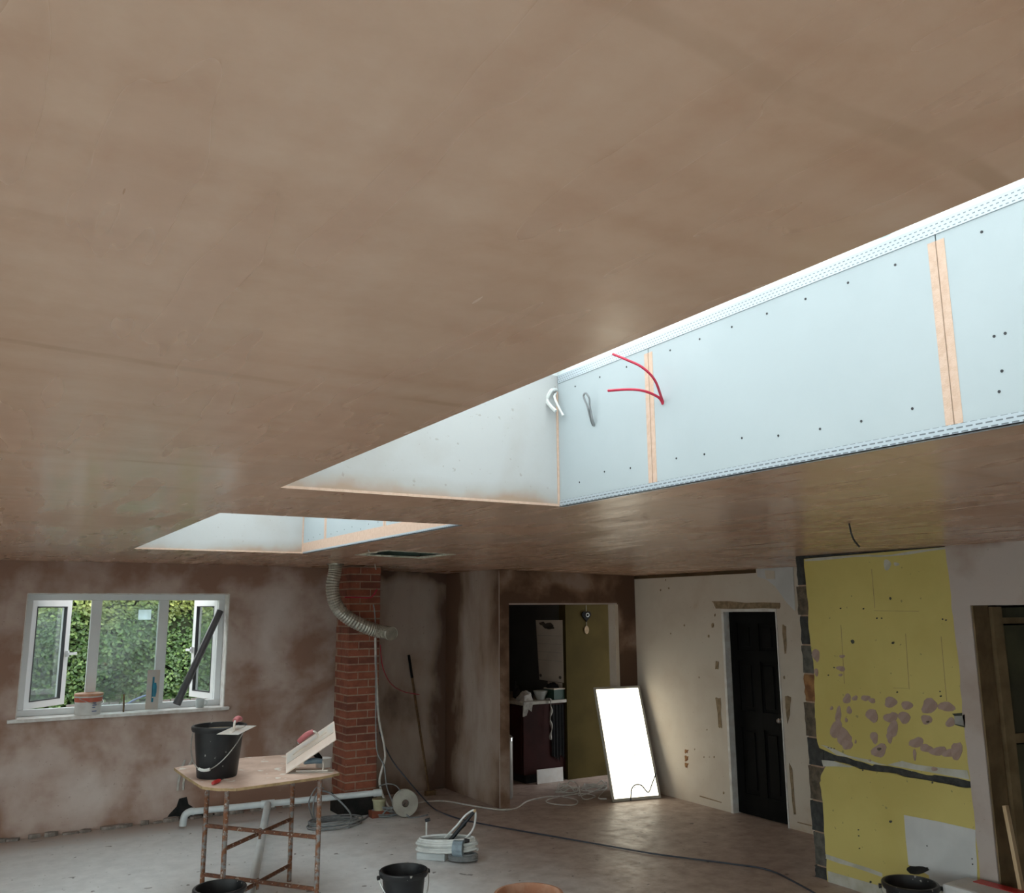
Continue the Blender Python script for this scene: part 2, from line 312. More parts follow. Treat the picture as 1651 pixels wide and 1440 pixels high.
# ------------------------------------------------------------------ mesh helpers
class MB:
    def __init__(s): s.v = []; s.f = []
    def add(s, vs, fs):
        b = len(s.v); s.v += [Vector(v) for v in vs]; s.f += [tuple(i+b for i in f) for f in fs]; return s
    def box(s, x0, x1, y0, y1, z0, z1, mat=None):
        vs = [Vector((x, y, z)) for z in (z0, z1) for x, y in ((x0, y0), (x1, y0), (x1, y1), (x0, y1))]
        if mat is not None: vs = [mat @ v for v in vs]
        return s.add(vs, [(3, 2, 1, 0), (4, 5, 6, 7), (0, 1, 5, 4), (1, 2, 6, 5), (2, 3, 7, 6), (3, 0, 4, 7)])
    def bar(s, a, b, w, h=None, upv=(0, 0, 1)):
        a, b = Vector(a), Vector(b); h = h or w; d = (b-a); L = d.length; d.normalize()
        u = Vector(upv)
        if abs(d.dot(u)) > 0.98: u = Vector((0, 1, 0))
        r = d.cross(u).normalized(); u = r.cross(d)
        m = Matrix(((r.x, u.x, d.x, a.x), (r.y, u.y, d.y, a.y), (r.z, u.z, d.z, a.z), (0, 0, 0, 1)))
        return s.box(-w/2, w/2, -h/2, h/2, 0, L, m)
    def tube(s, pts, r, seg=8, cap=True, closed=False, ribs=None):
        pts = [Vector(p) for p in pts]; n = len(pts); rings = []
        prev = None
        for i, p in enumerate(pts):
            if closed: t = pts[(i+1) % n]-pts[i-1]
            else: t = pts[min(i+1, n-1)]-pts[max(i-1, 0)]
            if t.length < 1e-9: t = Vector((0, 0, 1))
            t.normalize()
            if prev is None:
                u = t.cross(Vector((0, 0, 1)))
                if u.length < 1e-3: u = t.cross(Vector((1, 0, 0)))
            else: u = prev - t*prev.dot(t)
            u.normalize(); prev = u; w = t.cross(u)
            rr = r[i] if isinstance(r, (list, tuple)) else r
            if ribs: rr *= (1.0 + ribs*(1 if i % 2 else -1))
            rings.append([p + (u*math.cos(2*math.pi*k/seg)+w*math.sin(2*math.pi*k/seg))*rr for k in range(seg)])
        vs = [v for rg in rings for v in rg]; fs = []
        for i in range(n if closed else n-1):
            j = (i+1) % n
            for k in range(seg):
                l = (k+1) % seg
                fs.append((i*seg+k, i*seg+l, j*seg+l, j*seg+k))
        if cap and not closed:
            fs.append(tuple(range(seg))[::-1]); fs.append(tuple((n-1)*seg+k for k in range(seg)))
        return s.add(vs, fs)
    def lathe(s, prof, c=(0, 0, 0), seg=24, mat=None):
        vs = []; n = len(prof); c = Vector(c)
        for r, z in prof:
            for k in range(seg):
                a = 2*math.pi*k/seg; v = Vector((r*math.cos(a), r*math.sin(a), z))
                if mat is not None: v = mat @ v
                vs.append(v + c)
        fs = []
        for i in range(n-1):
            for k in range(seg):
                l = (k+1) % seg; fs.append((i*seg+k, i*seg+l, (i+1)*seg+l, (i+1)*seg+k))
        if prof[0][0] > 1e-6: fs.append(tuple(range(seg))[::-1])
        if prof[-1][0] > 1e-6: fs.append(tuple((n-1)*seg+k for k in range(seg)))
        return s.add(vs, fs)
    def prism(s, poly, d0, d1, fn):
        """poly: 2-D outline, fn(u, v, d) -> 3-D"""
        n = len(poly); vs = [fn(u, v, d0) for u, v in poly]+[fn(u, v, d1) for u, v in poly]
        fs = [tuple(range(n)), tuple(range(2*n-1, n-1, -1))]+[(i, i+n, (i+1) % n+n, (i+1) % n) for i in range(n)]
        return s.add(vs, fs)
    def build(s, name, mat, parent=None, smooth=False, bevel=0.0, fix=True):
        vs = s.v
        lo = Vector((min(v[i] for v in vs) for i in range(3))); hi = Vector((max(v[i] for v in vs) for i in range(3)))
        c = (lo+hi)/2
        me = bpy.data.meshes.new(name); me.from_pydata([v-c for v in vs], [], s.f)
        if fix:
            import bmesh
            b = bmesh.new(); b.from_mesh(me); bmesh.ops.recalc_face_normals(b, faces=b.faces)
            if bevel: bmesh.ops.bevel(b, geom=[e for e in b.edges if len(e.link_faces) == 2 and e.calc_face_angle(0) > 0.6], offset=bevel, segments=2, affect='EDGES', profile=0.6)
            b.to_mesh(me); b.free()
        me.update()
        if smooth:
            for p in me.polygons: p.use_smooth = True
            try: me.set_sharp_from_angle(angle=math.radians(40))
            except Exception: pass
        me.materials.append(MT[mat] if isinstance(mat, str) else mat)
        o = bpy.data.objects.new(name, me); COL.objects.link(o)
        if parent is not None:
            o.parent = parent; o.location = c - world_loc(parent)
        else: o.location = c
        return o
def world_loc(o):
    l = Vector((0, 0, 0))
    while o is not None: l += Vector(o.location); o = o.parent
    return l
def tag(o, label, cat, group=None, kind=None):
    o['label'] = label; o['category'] = cat
    if group: o['group'] = group
    if kind: o['kind'] = kind
    return o
def thing(name, loc, label, cat, group=None, kind=None):
    o = bpy.data.objects.new(name, None); o.empty_display_size = 0.1; COL.objects.link(o); o.location = loc
    return tag(o, label, cat, group, kind)
def box(name, mat, x0, x1, y0, y1, z0, z1, parent=None, bevel=0.0):
    return MB().box(x0, x1, y0, y1, z0, z1).build(name, mat, parent, bevel=bevel)
def struct(o, label, cat): return tag(o, label, cat, kind='structure')
def spline(pts, n=8, closed=False):
    pts = [Vector(p) for p in pts]; out = []; m = len(pts)
    for i in range(m if closed else m-1):
        if closed: p0, p1, p2, p3 = pts[i-1], pts[i], pts[(i+1) % m], pts[(i+2) % m]
        else: p0, p1, p2, p3 = pts[max(i-1, 0)], pts[i], pts[i+1], pts[min(i+2, m-1)]
        for k in range(n):
            t = k/n
            out.append(0.5*((2*p1)+(p2-p0)*t+(2*p0-5*p1+4*p2-p3)*t*t+(3*p1-p0-3*p2+p3)*t**3))
    if not closed: out.append(pts[-1])
    return out
XP = lambda u, v, d: Vector((d, u, v))      # outline in (Y, Z), extruded along X
YP = lambda u, v, d: Vector((u, d, v))      # outline in (X, Z), extruded along Y
ZP = lambda u, v, d: Vector((u, v, d))

# ================================================================== SETTING
H = 2.455
def zc(x): return H - max(0.0, x-2.29)*0.024
WY = 9.3           # inner face of the window wall
SX0, SX1 = 0.965, 2.29
S1 = (-0.25, 3.352); S2 = (4.373, 7.204)
HT = (2.70, 3.32, 6.40, 7.06)               # hole left for a hatch
UT = 3.088         # top of the rooflight upstands

struct(box('floor', 'floor', -3.2, 8.4, -2.6, 11.2, -0.12, 0.0), 'bare concrete floor, pale screed on the left and brown trodden slab on the right', 'floor')

def ceiling():
    xs = sorted([-3.2, SX0, SX1, HT[0], HT[1], 4.67, 8.4]); ys = sorted([-2.6, S1[0], S1[1], S2[0], S2[1], HT[2], HT[3], 9.62, 11.2])
    mb = MB(); T = 0.16
    def hole(x, y):
        if SX0 < x < SX1 and (S1[0] < y < S1[1] or S2[0] < y < S2[1]): return True
        if HT[0] < x < HT[1] and HT[2] < y < HT[3]: return True
        return x < 4.67 and y > 9.62
    idx = {}
    def vert(x, y, t):
        k = (x, y, t)
        if k not in idx: idx[k] = len(mb.v); mb.v.append(Vector((x, y, zc(x)+t*T)))
        return idx[k]
    solid = {}
    for i in range(len(xs)-1):
        for j in range(len(ys)-1):
            solid[(i, j)] = not hole((xs[i]+xs[i+1])/2, (ys[j]+ys[j+1])/2)
    for (i, j), s in solid.items():
        if not s: continue
        x0, x1, y0, y1 = xs[i], xs[i+1], ys[j], ys[j+1]
        for t in (0, 1): mb.f.append((vert(x0, y0, t), vert(x1, y0, t), vert(x1, y1, t), vert(x0, y1, t)))
        for (di, dj, a, b) in ((-1, 0, (x0, y0), (x0, y1)), (1, 0, (x1, y0), (x1, y1)), (0, -1, (x0, y0), (x1, y0)), (0, 1, (x0, y1), (x1, y1))):
            if not solid.get((i+di, j+dj), False) and not (SX0-.01 < (a[0]+b[0])/2 < SX1+.01 and -0.3 < (a[1]+b[1])/2 < 7.3):
                mb.f.append((vert(*a, 0), vert(*b, 0), vert(*b, 1), vert(*a, 1)))
    o = mb.build('ceiling', 'ceil')
    return struct(o, 'freshly skimmed brown plaster ceiling with two rooflight openings', 'ceiling')
ceil = ceiling()

# hatch hole: lining of green board above the hole and a torn pale rim
hx0, hx1, hy0, hy1 = HT
hz = zc(3.0)
hb = MB().box(hx0, hx1, hy0, hy1, hz+0.10, hz+0.13).build('hatch_board', 'hatch', ceil)
for q_ in ((hx0, hx1, hy0, hy0+0.006), (hx0, hx1, hy1-0.006, hy1), (hx0, hx0+0.006, hy0+0.006, hy1-0.006), (hx1-0.006, hx1, hy0+0.006, hy1-0.006)):
    MB().box(*q_, hz+0.011, hz+0.10).build('hatch_lining', 'hatch', ceil)
rim = MB()
def ragged(p0, p1, n, w):
    p0, p1 = Vector(p0), Vector(p1); d = (p1-p0); nn = Vector((-d.y, d.x, 0)).normalized()
    out = []
    for i in range(n+1): out.append(p0+d*(i/n)+nn*random.uniform(0.2, 1)*w)
    return out
for a, b in (((hx0, hy0), (hx1, hy0)), ((hx1, hy0), (hx1, hy1)), ((hx1, hy1), (hx0, hy1)), ((hx0, hy1), (hx0, hy0))):
    r_in = ragged((a[0], a[1], 0), (b[0], b[1], 0), 14, 0.05)
    r_out = ragged((a[0], a[1], 0), (b[0], b[1], 0), 14, -0.012)
    for i in range(14):
        q = [r_in[i], r_in[i+1], r_out[i+1], r_out[i]]
        vs = [Vector((p.x, p.y, zc(p.x)-0.003)) for p in q]+[Vector((p.x, p.y, zc(p.x)+0.010)) for p in q]
        rim.add(vs, [(0, 1, 2, 3), (7, 6, 5, 4), (0, 1, 5, 4), (1, 2, 6, 5), (2, 3, 7, 6), (3, 0, 4, 7)])
rim.build('torn_edge', 'hatchedge', ceil)

# ---- rooflights
def rooflight(n, ys, label, far_label, detailed):
    y0, y1 = ys
    w = box('wall_upstand_far', 'upstand', SX0-0.05, SX1+0.10, y1, y1+0.06, H+0.001, UT); struct(w, far_label, 'wall')
    box('corner_bead', 'tape', SX1-0.012, SX1-0.001, y1-0.004, y1-0.0005, H+0.01, UT-0.08, w)
    box('edge_bead', 'tape', SX0, SX1, y1-0.003, y1-0.0003, H-0.001, H+0.010, w)
    w = box('wall_upstand_near', 'upstand', SX0-0.05, SX1+0.10, y0-0.06, y0, H+0.001, UT); struct(w, 'plastered near end of the %s rooflight shaft, mostly hidden' % n, 'wall')
    w = box('wall_upstand_left', 'upstand', SX0-0.06, SX0, y0, y1, H+0.001, UT); struct(w, 'plastered left side of the %s rooflight shaft, mostly hidden' % n, 'wall')
    w = box('wall_upstand_right', 'board', SX1+0.014, SX1+0.10, y0, y1, H+0.001, UT); struct(w, label, 'wall')
    js = [y1] + ([2.679, 1.387] if detailed else [y1-0.55, y1-1.75]) + [y0]
    for i in range(3):
        bd = box('plasterboard', 'board', SX1, SX1+0.0125, js[i+1]+0.002, js[i]-0.002, H+0.004, UT-0.002, w)
        # screws round the board edges
        L = js[i]-js[i+1]
        rows = []
        k = max(3, int(L/0.17))
        for q in range(k):
            yy = js[i+1]+0.05+(L-0.1)*(q+0.5)/k
            rows += [(yy, UT-0.085), (yy+random.uniform(-.02, .02), H+0.11+random.uniform(-.02, .02))]
        if detailed and i == 2: rows += [(1.25, 2.70), (1.22, 2.70), (1.24, 2.60)]
        for yy, zz in rows:
            MB().lathe([(0.0, -0.0012), (0.0042, -0.0012), (0.0042, 0.004)], (SX1, yy, zz), 10, Matrix.Rotation(math.pi/2, 4, 'Y')).build('screw', 'screw', bd)
    for jy in js[1:3]:
        tp = box('joint_tape', 'tape', SX1-0.0012, SX1-0.0001, jy-0.026, jy+0.026, H+0.012, UT-0.06, w)
        box('joint_line', 'mortar', SX1-0.0018, SX1-0.0012, jy-0.0015, jy+0.0015, H+0.012, UT-0.06, tp)
    if not detailed:
        box('edge_tape', 'tape', SX1-0.0022, SX1-0.0012, y0, y1-0.003, H+0.012, H+0.085, w)
    # perforated metal angle beads
    box('top_bead', 'topbead', SX1-0.003, SX1-0.0004, y0, y1-0.003, UT-0.040, UT, w)
    b = MB().box(SX1-0.003, SX1-0.0005, y0, y1-0.004, H-0.004, H+(0.026 if detailed else 0.012))
    b.build('angle_bead', 'bead', w)
    b = MB().box(SX1-0.003, SX1+0.022, y0, y1+0.0, H-0.004, H-0.0012)
    b.build('angle_bead_flange', 'bead', w)
    # lantern
    t = thing('window_'+n_num[n], ((SX0+SX1)/2, (y0+y1)/2, UT), 'white framed glass lantern over the %s rooflight shaft' % n, 'rooflight', kind='structure')
    fx0, fx1, fy0, fy1 = SX0-0.02, SX1+0.02, y0-0.02, y1+0.02
    zk = UT+0.07; mx = (fx0+fx1)/2; zr = UT+0.50; r0, r1 = fy0+0.66, fy1-0.66
    fr = MB().box(fx0-0.08, fx0+0.015, fy0-0.08, fy1+0.08, UT+0.001, zk).box(fx1-0.015, fx1+0.08, fy0-0.08, fy1+0.08, UT+0.001, zk)
    fr.box(fx0+0.015, fx1-0.015, fy0-0.08, fy0+0.015, UT+0.001, zk).box(fx0+0.015, fx1-0.015, fy1-0.015, fy1+0.08, UT+0.001, zk)
    fr.build('kerb_frame', 'whitealu', t)
    MB().bar((mx, r0, zr), (mx, r1, zr), 0.06, 0.09).build('ridge', 'whitealu', t)
    for cx, cy, ry in ((fx0, fy0, r0), (fx1, fy0, r0), (fx0, fy1, r1), (fx1, fy1, r1)):
        MB().bar((cx, cy, zk-0.01), (mx, ry, zr), 0.05, 0.08).build('hip_bar', 'whitealu', t)
    for k in range(1, 4):
        yy = r0+(r1-r0)*k/4
        for cx in (fx0, fx1): MB().bar((cx, yy, zk-0.01), (mx, yy, zr), 0.045, 0.09).build('rafter', 'whitealu', t)
    for cx in (fx0, fx1):
        ybs = [fy0, r0]+[r0+(r1-r0)*k/4 for k in range(1, 4)]+[r1, fy1]
        q = [(cx, fy0, zk), (cx, fy1, zk), (mx, r1, zr), (mx, r0, zr)]
        MB().add([Vector(p)+Vector((0, 0, 0.03)) for p in q], [(0, 1, 2, 3)]).build('pane', 'glass', t, fix=False)
    for cy, ry in ((fy0, r0), (fy1, r1)):
        MB().add([Vector((fx0, cy, zk+.03)), Vector((fx1, cy, zk+.03)), Vector((mx, ry, zr+.03))], [(0, 1, 2)]).build('pane', 'glass', t, fix=False)
n_num = {'nearer': '1', 'farther': '2'}
rooflight('nearer', S1, 'long pale blue plasterboard side of the nearer rooflight shaft with taped joints', 'pale plastered far end of the nearer rooflight shaft', True)
rooflight('farther', S2, 'taped plasterboard side of the small farther rooflight shaft', 'pale plastered far end of the farther rooflight shaft', False)

# ---- window wall
WX0, WX1, WZ0, WZ1 = 0.365, 2.195, 1.03, 2.152
WT = WY+0.32
wm = MB()
for a in ((-3.2, WX0, 0, 2.6), (WX1, 4.67, 0, 2.6), (WX0, WX1, 0, WZ0-0.03), (WX0, WX1, WZ1, 2.6)):
    wm.box(a[0], a[1], WY, WT, a[2], a[3])
wall_win = struct(wm.build('wall_back', 'wallwin'), 'drying pink plaster wall around the white window', 'wall')
# the plain plaster of the recess to the right of the brick pier is a skim of its own
rec = struct(box('wall_recess', 'recess', 3.52, 4.67, WY-0.07, WY, 0, zc(4.67)+0.02), 'damp streaked plaster wall of the recess right of the brick pier', 'wall')
# broken plaster along the foot of the wall
for i in range(22):
    xx = 0.15+i*0.15+random.uniform(-.05, .05); r = random.uniform(0.03, 0.075)
    if 3.1 < xx < 3.6: continue
    n = 7; poly = [(xx+r*random.uniform(.8, 1.5)*math.cos(2*math.pi*k/n), WY-0.05+r*0.7*random.uniform(.6, 1.1)*math.sin(2*math.pi*k/n)) for k in range(n)]
    MB().prism(poly, 0.0005, random.uniform(0.012, 0.04), ZP).build('rubble', 'concrete', wall_win)
# hole knocked out of the foot of the wall where pipes come up
hole = [(1.70, 0.0), (1.74, 0.06), (1.80, 0.12), (1.82, 0.19), (1.89, 0.20), (1.91, 0.13), (1.98, 0.08), (2.08, 0.045), (2.2, 0.0)]
MB().prism(hole, WY-0.004, WY-0.001, YP).build('knocked_hole', 'plinth', wall_win)

# reveal lining + sill
win = thing('window_3', ((WX0+WX1)/2, WY+0.15, WZ0), 'white plastic window with both side casements open, facing a hedge', 'window', kind='structure')
FY0, FY1 = WY+0.17, WY+0.235
MB().box(WX0-0.006, WX0+0.004, WY-0.004, FY0, WZ0, WZ1).build('reveal', 'sill', win)
MB().box(WX1-0.004, WX1+0.006, WY-0.004, FY0, WZ0, WZ1).build('reveal', 'sill', win)
MB().box(WX0, WX1, WY-0.004, FY0, WZ1-0.004, WZ1+0.006).build('reveal', 'sill', win)
MB().box(WX0-0.07, WX1+0.05, WY-0.055, FY0+0.01, WZ0-0.03, WZ0).build('sill_board', 'sill', win, bevel=0.006)
fw = 0.06
box('frame_head', 'upvc', WX0, WX1, FY0, FY1, WZ1-fw, WZ1, win, 0.006)
box('frame_sill', 'upvc', WX0, WX1, FY0, FY1, WZ0, WZ0+fw, win, 0.006)
box('frame_jamb', 'upvc', WX0, WX0+fw, FY0, FY1, WZ0+fw, WZ1-fw, win, 0.006)
box('frame_jamb', 'upvc', WX1-fw, WX1, FY0, FY1, WZ0+fw, WZ1-fw, win, 0.006)
MA, MBx = 0.975, 1.595
for mx in (MA, MBx): box('mullion', 'upvc', mx-0.047, mx+0.047, FY0, FY1, WZ0+fw, WZ1-fw, win, 0.006)
box('pane', 'glasshazy', MA+0.047, MBx-0.047, FY0+0.03, FY0+0.036, WZ0+fw, WZ1-fw, win)
pp = [ony(218, 980, FY0+0.026), ony(238, 998, FY0+0.026)]
box('sticker', 'stickermat', 1.36, 1.48, FY0+0.024, FY0+0.028, 1.90, 2.00, win)
def casement(hx, sgn, ang, label):
    """outward-opening sash hinged at x=hx; sgn +1 leaf runs to +X"""
    w = 0.53 if sgn > 0 else 0.50; z0, z1 = WZ0+fw-0.005, WZ1-fw+0.005; s = 0.062
    R = Matrix.Translation((hx, FY1+0.005, 0)) @ Matrix.Rotation(ang*sgn, 4, 'Z') @ Matrix.Diagonal((sgn, 1, 1, 1))
    c = MB()
    c.box(0, s, 0, 0.06, z0, z1, R).box(w-s, w, 0, 0.06, z0, z1, R).box(s, w-s, 0, 0.06, z0, z0+s, R).box(s, w-s, 0, 0.06, z1-s, z1, R)
    cs = c.build('casement', 'upvc', win)
    cs['label'] = label
    g = MB().box(s, s+0.012, -0.002, 0.03, z0+s, z1-s, R).box(w-s-0.012, w-s, -0.002, 0.03, z0+s, z1-s, R).box(s, w-s, -0.002, 0.03, z0+s, z0+s+0.01, R).box(s, w-s, -0.002, 0.03, z1-s-0.01, z1-s, R)
    g.build('gasket', 'gasket', cs)
    MB().box(s, w-s, 0.025, 0.031, z0+s, z1-s, R).build('pane', 'glasshazy', cs)
    zz = (z0+z1)/2-0.02
    MB().box(w-0.045, w-0.02, -0.03, 0.0, zz-0.03, zz+0.03, R).box(w-0.04, w+0.07 if sgn > 0 else w+0.05, -0.045, -0.028, zz-0.012, zz+0.012, R).build('handle', 'upvc', cs)
casement(WX0+fw, 1, math.radians(46), 'open white casement on the left')
casement(WX1-fw, -1, math.radians(74), 'open white casement on the right')

# ---- recess / stub wall / kitchen wall
stub = struct(box('wall_stub', 'stub', 4.67, 4.79, 8.0, WY+0.05, 0, 2.46), 'short damp plastered wall jutting out beside the kitchen opening', 'wall')
box('end_plaster', 'kitwall', 4.668, 4.79, 7.996, 7.9998, 0.0, 2.385, stub)
box('corner_bead', 'pink', 4.6675, 4.674, 7.9945, 7.9995, 0.0, 2.385, stub)
KX0, KX1, KZ = 4.79, 6.20, 2.03
km = MB().box(4.79, 6.5, 8.0, 8.12, KZ, 2.46).box(KX1, 6.5, 8.0, 8.12, 0, KZ)
kw = struct(km.build('wall_kitchen', 'kitwall'), 'dark damp plaster wall framing the opening into the dim kitchen', 'wall')
box('opening_bead', 'pink', KX0, KX1+0.03, 7.994, 8.11, KZ-0.004, KZ+0.012, kw)
box('raw_jamb', 'doorwall', KX1-0.004, KX1+0.042, 7.992, 8.118, 0.0, KZ-0.004, kw)
# ---- kitchen shell
struct(box('wall_kitchen_far', 'unlitwall', 4.67, 8.4, 11.1, 11.2, 0, 2.46), 'unlit far wall of the kitchen', 'wall')
struct(box('wall_kitchen_left', 'unlitwall', 4.67, 4.79, WY+0.05, 11.1, 0, 2.46), 'unlit left wall of the kitchen', 'wall')
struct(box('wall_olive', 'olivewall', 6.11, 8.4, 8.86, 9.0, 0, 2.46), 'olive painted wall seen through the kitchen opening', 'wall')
struct(box('wall_splashback', 'unlitwall', 6.11, 6.2, 9.0, 11.1, 0, 2.46), 'unlit kitchen side wall with the paper chart hung on it', 'wall')

# ---- wall with the black door
DY0, DY1, DZ = 5.885, 6.61, 1.965
dm = MB()
dm.box(6.5, 6.62, DY1, 8.12, 0, 2.315).box(6.5, 6.62, 4.5, DY0, 0, 2.42).box(6.5, 6.62, DY0, DY1, DZ, 2.315).box(6.5, 6.62, DY0, 6.115, 2.315, 2.42)
dw = struct(dm.build('wall_door', 'doorwall'), 'stained cream plaster wall holding the black door', 'wall')
box('wall_plate', 'timberdark', 6.545, 6.62, 6.115, 8.1, 2.315, 2.40, dw)
box('wall_void_back', 'timberdark', 6.62, 6.66, 4.5, 8.1, 0, 2.45, dw)
def xpatch(name, mat, pts, X, th, parent, jit=0.0, bias=0.0):
    """thin raised patch on a wall of constant X, outline given in photo pixels"""
    poly = []
    for (x, y) in pts:
        q = onx(x, y, X); poly.append((q.y+random.uniform(-jit, jit), q.z+random.uniform(-jit, jit)))
    return MB().prism(poly, X-th, X-0.0001, XP).build(name, mat, parent)
def dens(pts, n=4, closed=True):
    out = []
    m = len(pts)
    for i in range(m if closed else m-1):
        a, b = pts[i], pts[(i+1) % m]
        for k in range(n): out.append((a[0]+(b[0]-a[0])*k/n, a[1]+(b[1]-a[1])*k/n))
    return out
D6 = lambda u, v: (1020+u/3.0, 880+v/3.0)
xpatch('bare_plaster', 'browncut', dens([D6(385, 270), D6(712, 275), D6(712, 302), D6(405, 305)]), 6.5, 0.004, dw, 0.008)
xpatch('bare_plaster', 'browncut', dens([D6(402, 560), D6(416, 560), D6(416, 600), D6(402, 598)], 2), 6.5, 0.004, dw, 0.005)
xpatch('bare_plaster', 'browncut', dens([D6(402, 735), D6(425, 735), D6(433, 880), D6(418, 880)]), 6.5, 0.004, dw, 0.008)
xpatch('bare_plaster', 'browncut', dens([D6(724, 380), D6(742, 390), D6(745, 520), D6(735, 522)], 3), 6.5, 0.004, dw, 0.006)
xpatch('bare_plaster', 'browncut', dens([D6(740, 725), D6(766, 730), D6(764, 790), D6(752, 862), D6(738, 780)], 3), 6.5, 0.004, dw, 0.006)
xpatch('bare_plaster', 'browncut', dens([D6(757, 1050), D6(772, 1080), D6(790, 1300), D6(780, 1300), D6(762, 1120)], 3), 6.5, 0.004, dw, 0.004)
xpatch('bare_plaster', 'browncut', dens([D6(325, 1208), D6(430, 1240), D6(430, 1244), D6(325, 1214)], 2), 6.5, 0.003, dw, 0.0)
xpatch('bare_plaster', 'browncut', dens([D6(798, 1335), D6(866, 1352), D6(866, 1357), D6(798, 1340)], 2), 6.5, 0.003, dw, 0.0)
for (u, v, r) in ((388, 385, 9), (368, 437, 5), (733, 637, 6), (322, 636, 3), (250, 385, 4), (185, 425, 3), (398, 335, 5), (300, 985, 3), (360, 890, 3), (345, 1022, 3), (372, 1022, 3), (395, 1022, 4), (440, 1195, 5), (160, 165, 3), (175, 205, 4), (135, 215, 4)):
    xpatch('scuff', 'browncut', [D6(u+r*0.8*math.cos(a*1.047), v+r*1.5*math.sin(a*1.047)) for a in range(6)], 6.5, 0.002, dw, 0.003)
for v, ln in ((985, 18), (1015, 26), (1050, 22)):
    xpatch('rust_stain', 'blockorange', dens([D6(252, v), D6(270, v+3), D6(266, v+ln), D6(254, v+ln)], 3), 6.5, 0.0006, dw, 0.006)
xpatch('new_plaster', 'patchwhite', dens([D6(596, 92), D6(776, 84), D6(788, 318), D6(740, 270), D6(690, 195), D6(640, 160), D6(606, 150)], 2), 6.5, 0.003, dw, 0.002)
xpatch('torn_paper', 'doorwall', [D6(640, 120), D6(686, 120), D6(690, 160), D6(645, 160)], 6.497, 0.004, dw, 0.004)
# the door
door = thing('door_1', (6.55, (DY0+DY1)/2, 0), 'black panelled door in the cream wall', 'door', kind='structure')
lining = MB().box(6.49, 6.62, DY1-0.03, DY1, 0, DZ).box(6.49, 6.62, DY0, DY0+0.012, 0, DZ).box(6.49, 6.62, DY0+0.012, DY1-0.03, DZ-0.025, DZ)
lining.build('door_lining', 'sill', door)
LX = 6.565; dy0, dy1 = DY0+0.014, DY1-0.032; dzt = DZ-0.028
leaf = MB()
st = 0.10
leaf.box(LX, LX+0.04, dy0, dy0+st, 0.008, dzt).box(LX, LX+0.04, dy1-st, dy1, 0.008, dzt)
ym = (dy0+dy1)/2
leaf.box(LX, LX+0.04, ym-0.045, ym+0.045, 0.008, dzt)
rails = [(0.008, 0.2), (0.82, 0.98), (1.46, 1.56), (dzt-0.11, dzt)]
for a, b in rails: leaf.box(LX+0.0005, LX+0.0395, dy0+st, dy1-st, a, b)
lf = leaf.build('door_leaf', 'doorblack', door)
for i in range(3):
    for a, b in ((dy0+st, ym-0.045), (ym+0.045, dy1-st)):
        za, zb = rails[i][1], rails[i+1][0]
        m = MB().box(LX+0.014, LX+0.03, a, b, za, zb)
        m.box(LX+0.006, LX+0.014, a+0.04, b-0.04, za+0.04, zb-0.04)
        m.build('panel', 'doorblack', lf, bevel=0.003)
hk = MB().lathe([(0.024, 0), (0.024, 0.008), (0.010, 0.010), (0.010, 0.032), (0.024, 0.042), (0.026, 0.052), (0.018, 0.062), (0, 0.064)], (LX, dy0+0.055, 0.93), 16, Matrix.Rotation(-math.pi/2, 4, 'Y'))
hk.build('door_knob', 'chrome', door, smooth=True)

# ---- yellow wall
YX = 5.51; PYE = 3.355        # PYE: jamb of the opening at the right
Z7 = lambda u, v: (1270+u/4.333, 860+v/4.333)
Z8 = lambda u, v: (1270+u/4.333, 1120+v/4.333)
yw = thing('wall_right', (YX, 4.0, 0), 'bright yellow patched wall with exposed block edge and pink plaster band', 'wall', kind='structure')
box('block_core', 'blockdark', YX+0.006, YX+0.13, PYE, 4.745, 0, 2.5, yw)
left_edge = [Z7(118, 182), Z7(132, 340), Z7(150, 480), Z7(152, 620), Z7(165, 760), Z7(188, 900), Z7(192, 1000), Z7(197, 1150), Z7(194, 1290), Z8(200, 150), Z8(207, 300), Z8(238, 405)]
up_crack = [Z8(330, 420), Z8(400, 434), Z8(480, 458), Z8(600, 494), Z8(615, 484), Z8(760, 510), Z8(900, 538), Z8(1015, 566), Z8(1030, 558), Z8(1280, 598)]
right_up = [Z8(1320, 612), Z8(1310, 400), Z8(1290, 150), Z7(1265, 1150), Z7(1240, 800), Z7(1210, 450), Z7(1160, 90)]
xpatch('upper_plaster', 'yellow', dens(left_edge, 3, False)+dens(up_crack, 3, False)+dens(right_up, 2, False)+[Z7(1160, 90)], YX+0.006, 0.012, yw, 0.004)
lo_crack = [Z8(1325, 662), Z8(1285, 655), Z8(1150, 634), Z8(1000, 606), Z8(900, 590), Z8(760, 556), Z8(600, 532), Z8(500, 518), Z8(430, 488), Z8(330, 466), Z8(255, 485)]
lo_left = [Z8(238, 560), Z8(228, 620), Z8(247, 750), Z8(256, 900), Z8(262, 1050), Z8(275, 1150), Z8(280, 1305)]
base_r = [onx(1640, 1493, YX)]
poly = [(onx(x, y, YX).y, max(0.0, onx(x, y, YX).z)) for x, y in dens(lo_crack, 3, False)+dens(lo_left, 3, False)]
poly = [(a+random.uniform(-.004, .004), max(0.0, b+random.uniform(-.004, .004))) for a, b in poly]+[(poly[-1][0], 0.0), (3.42, 0.0)]
MB().prism(poly, YX-0.006, YX+0.0059, XP).build('lower_plaster', 'yellow', yw)
XF = YX-0.006    # face of the yellow plaster
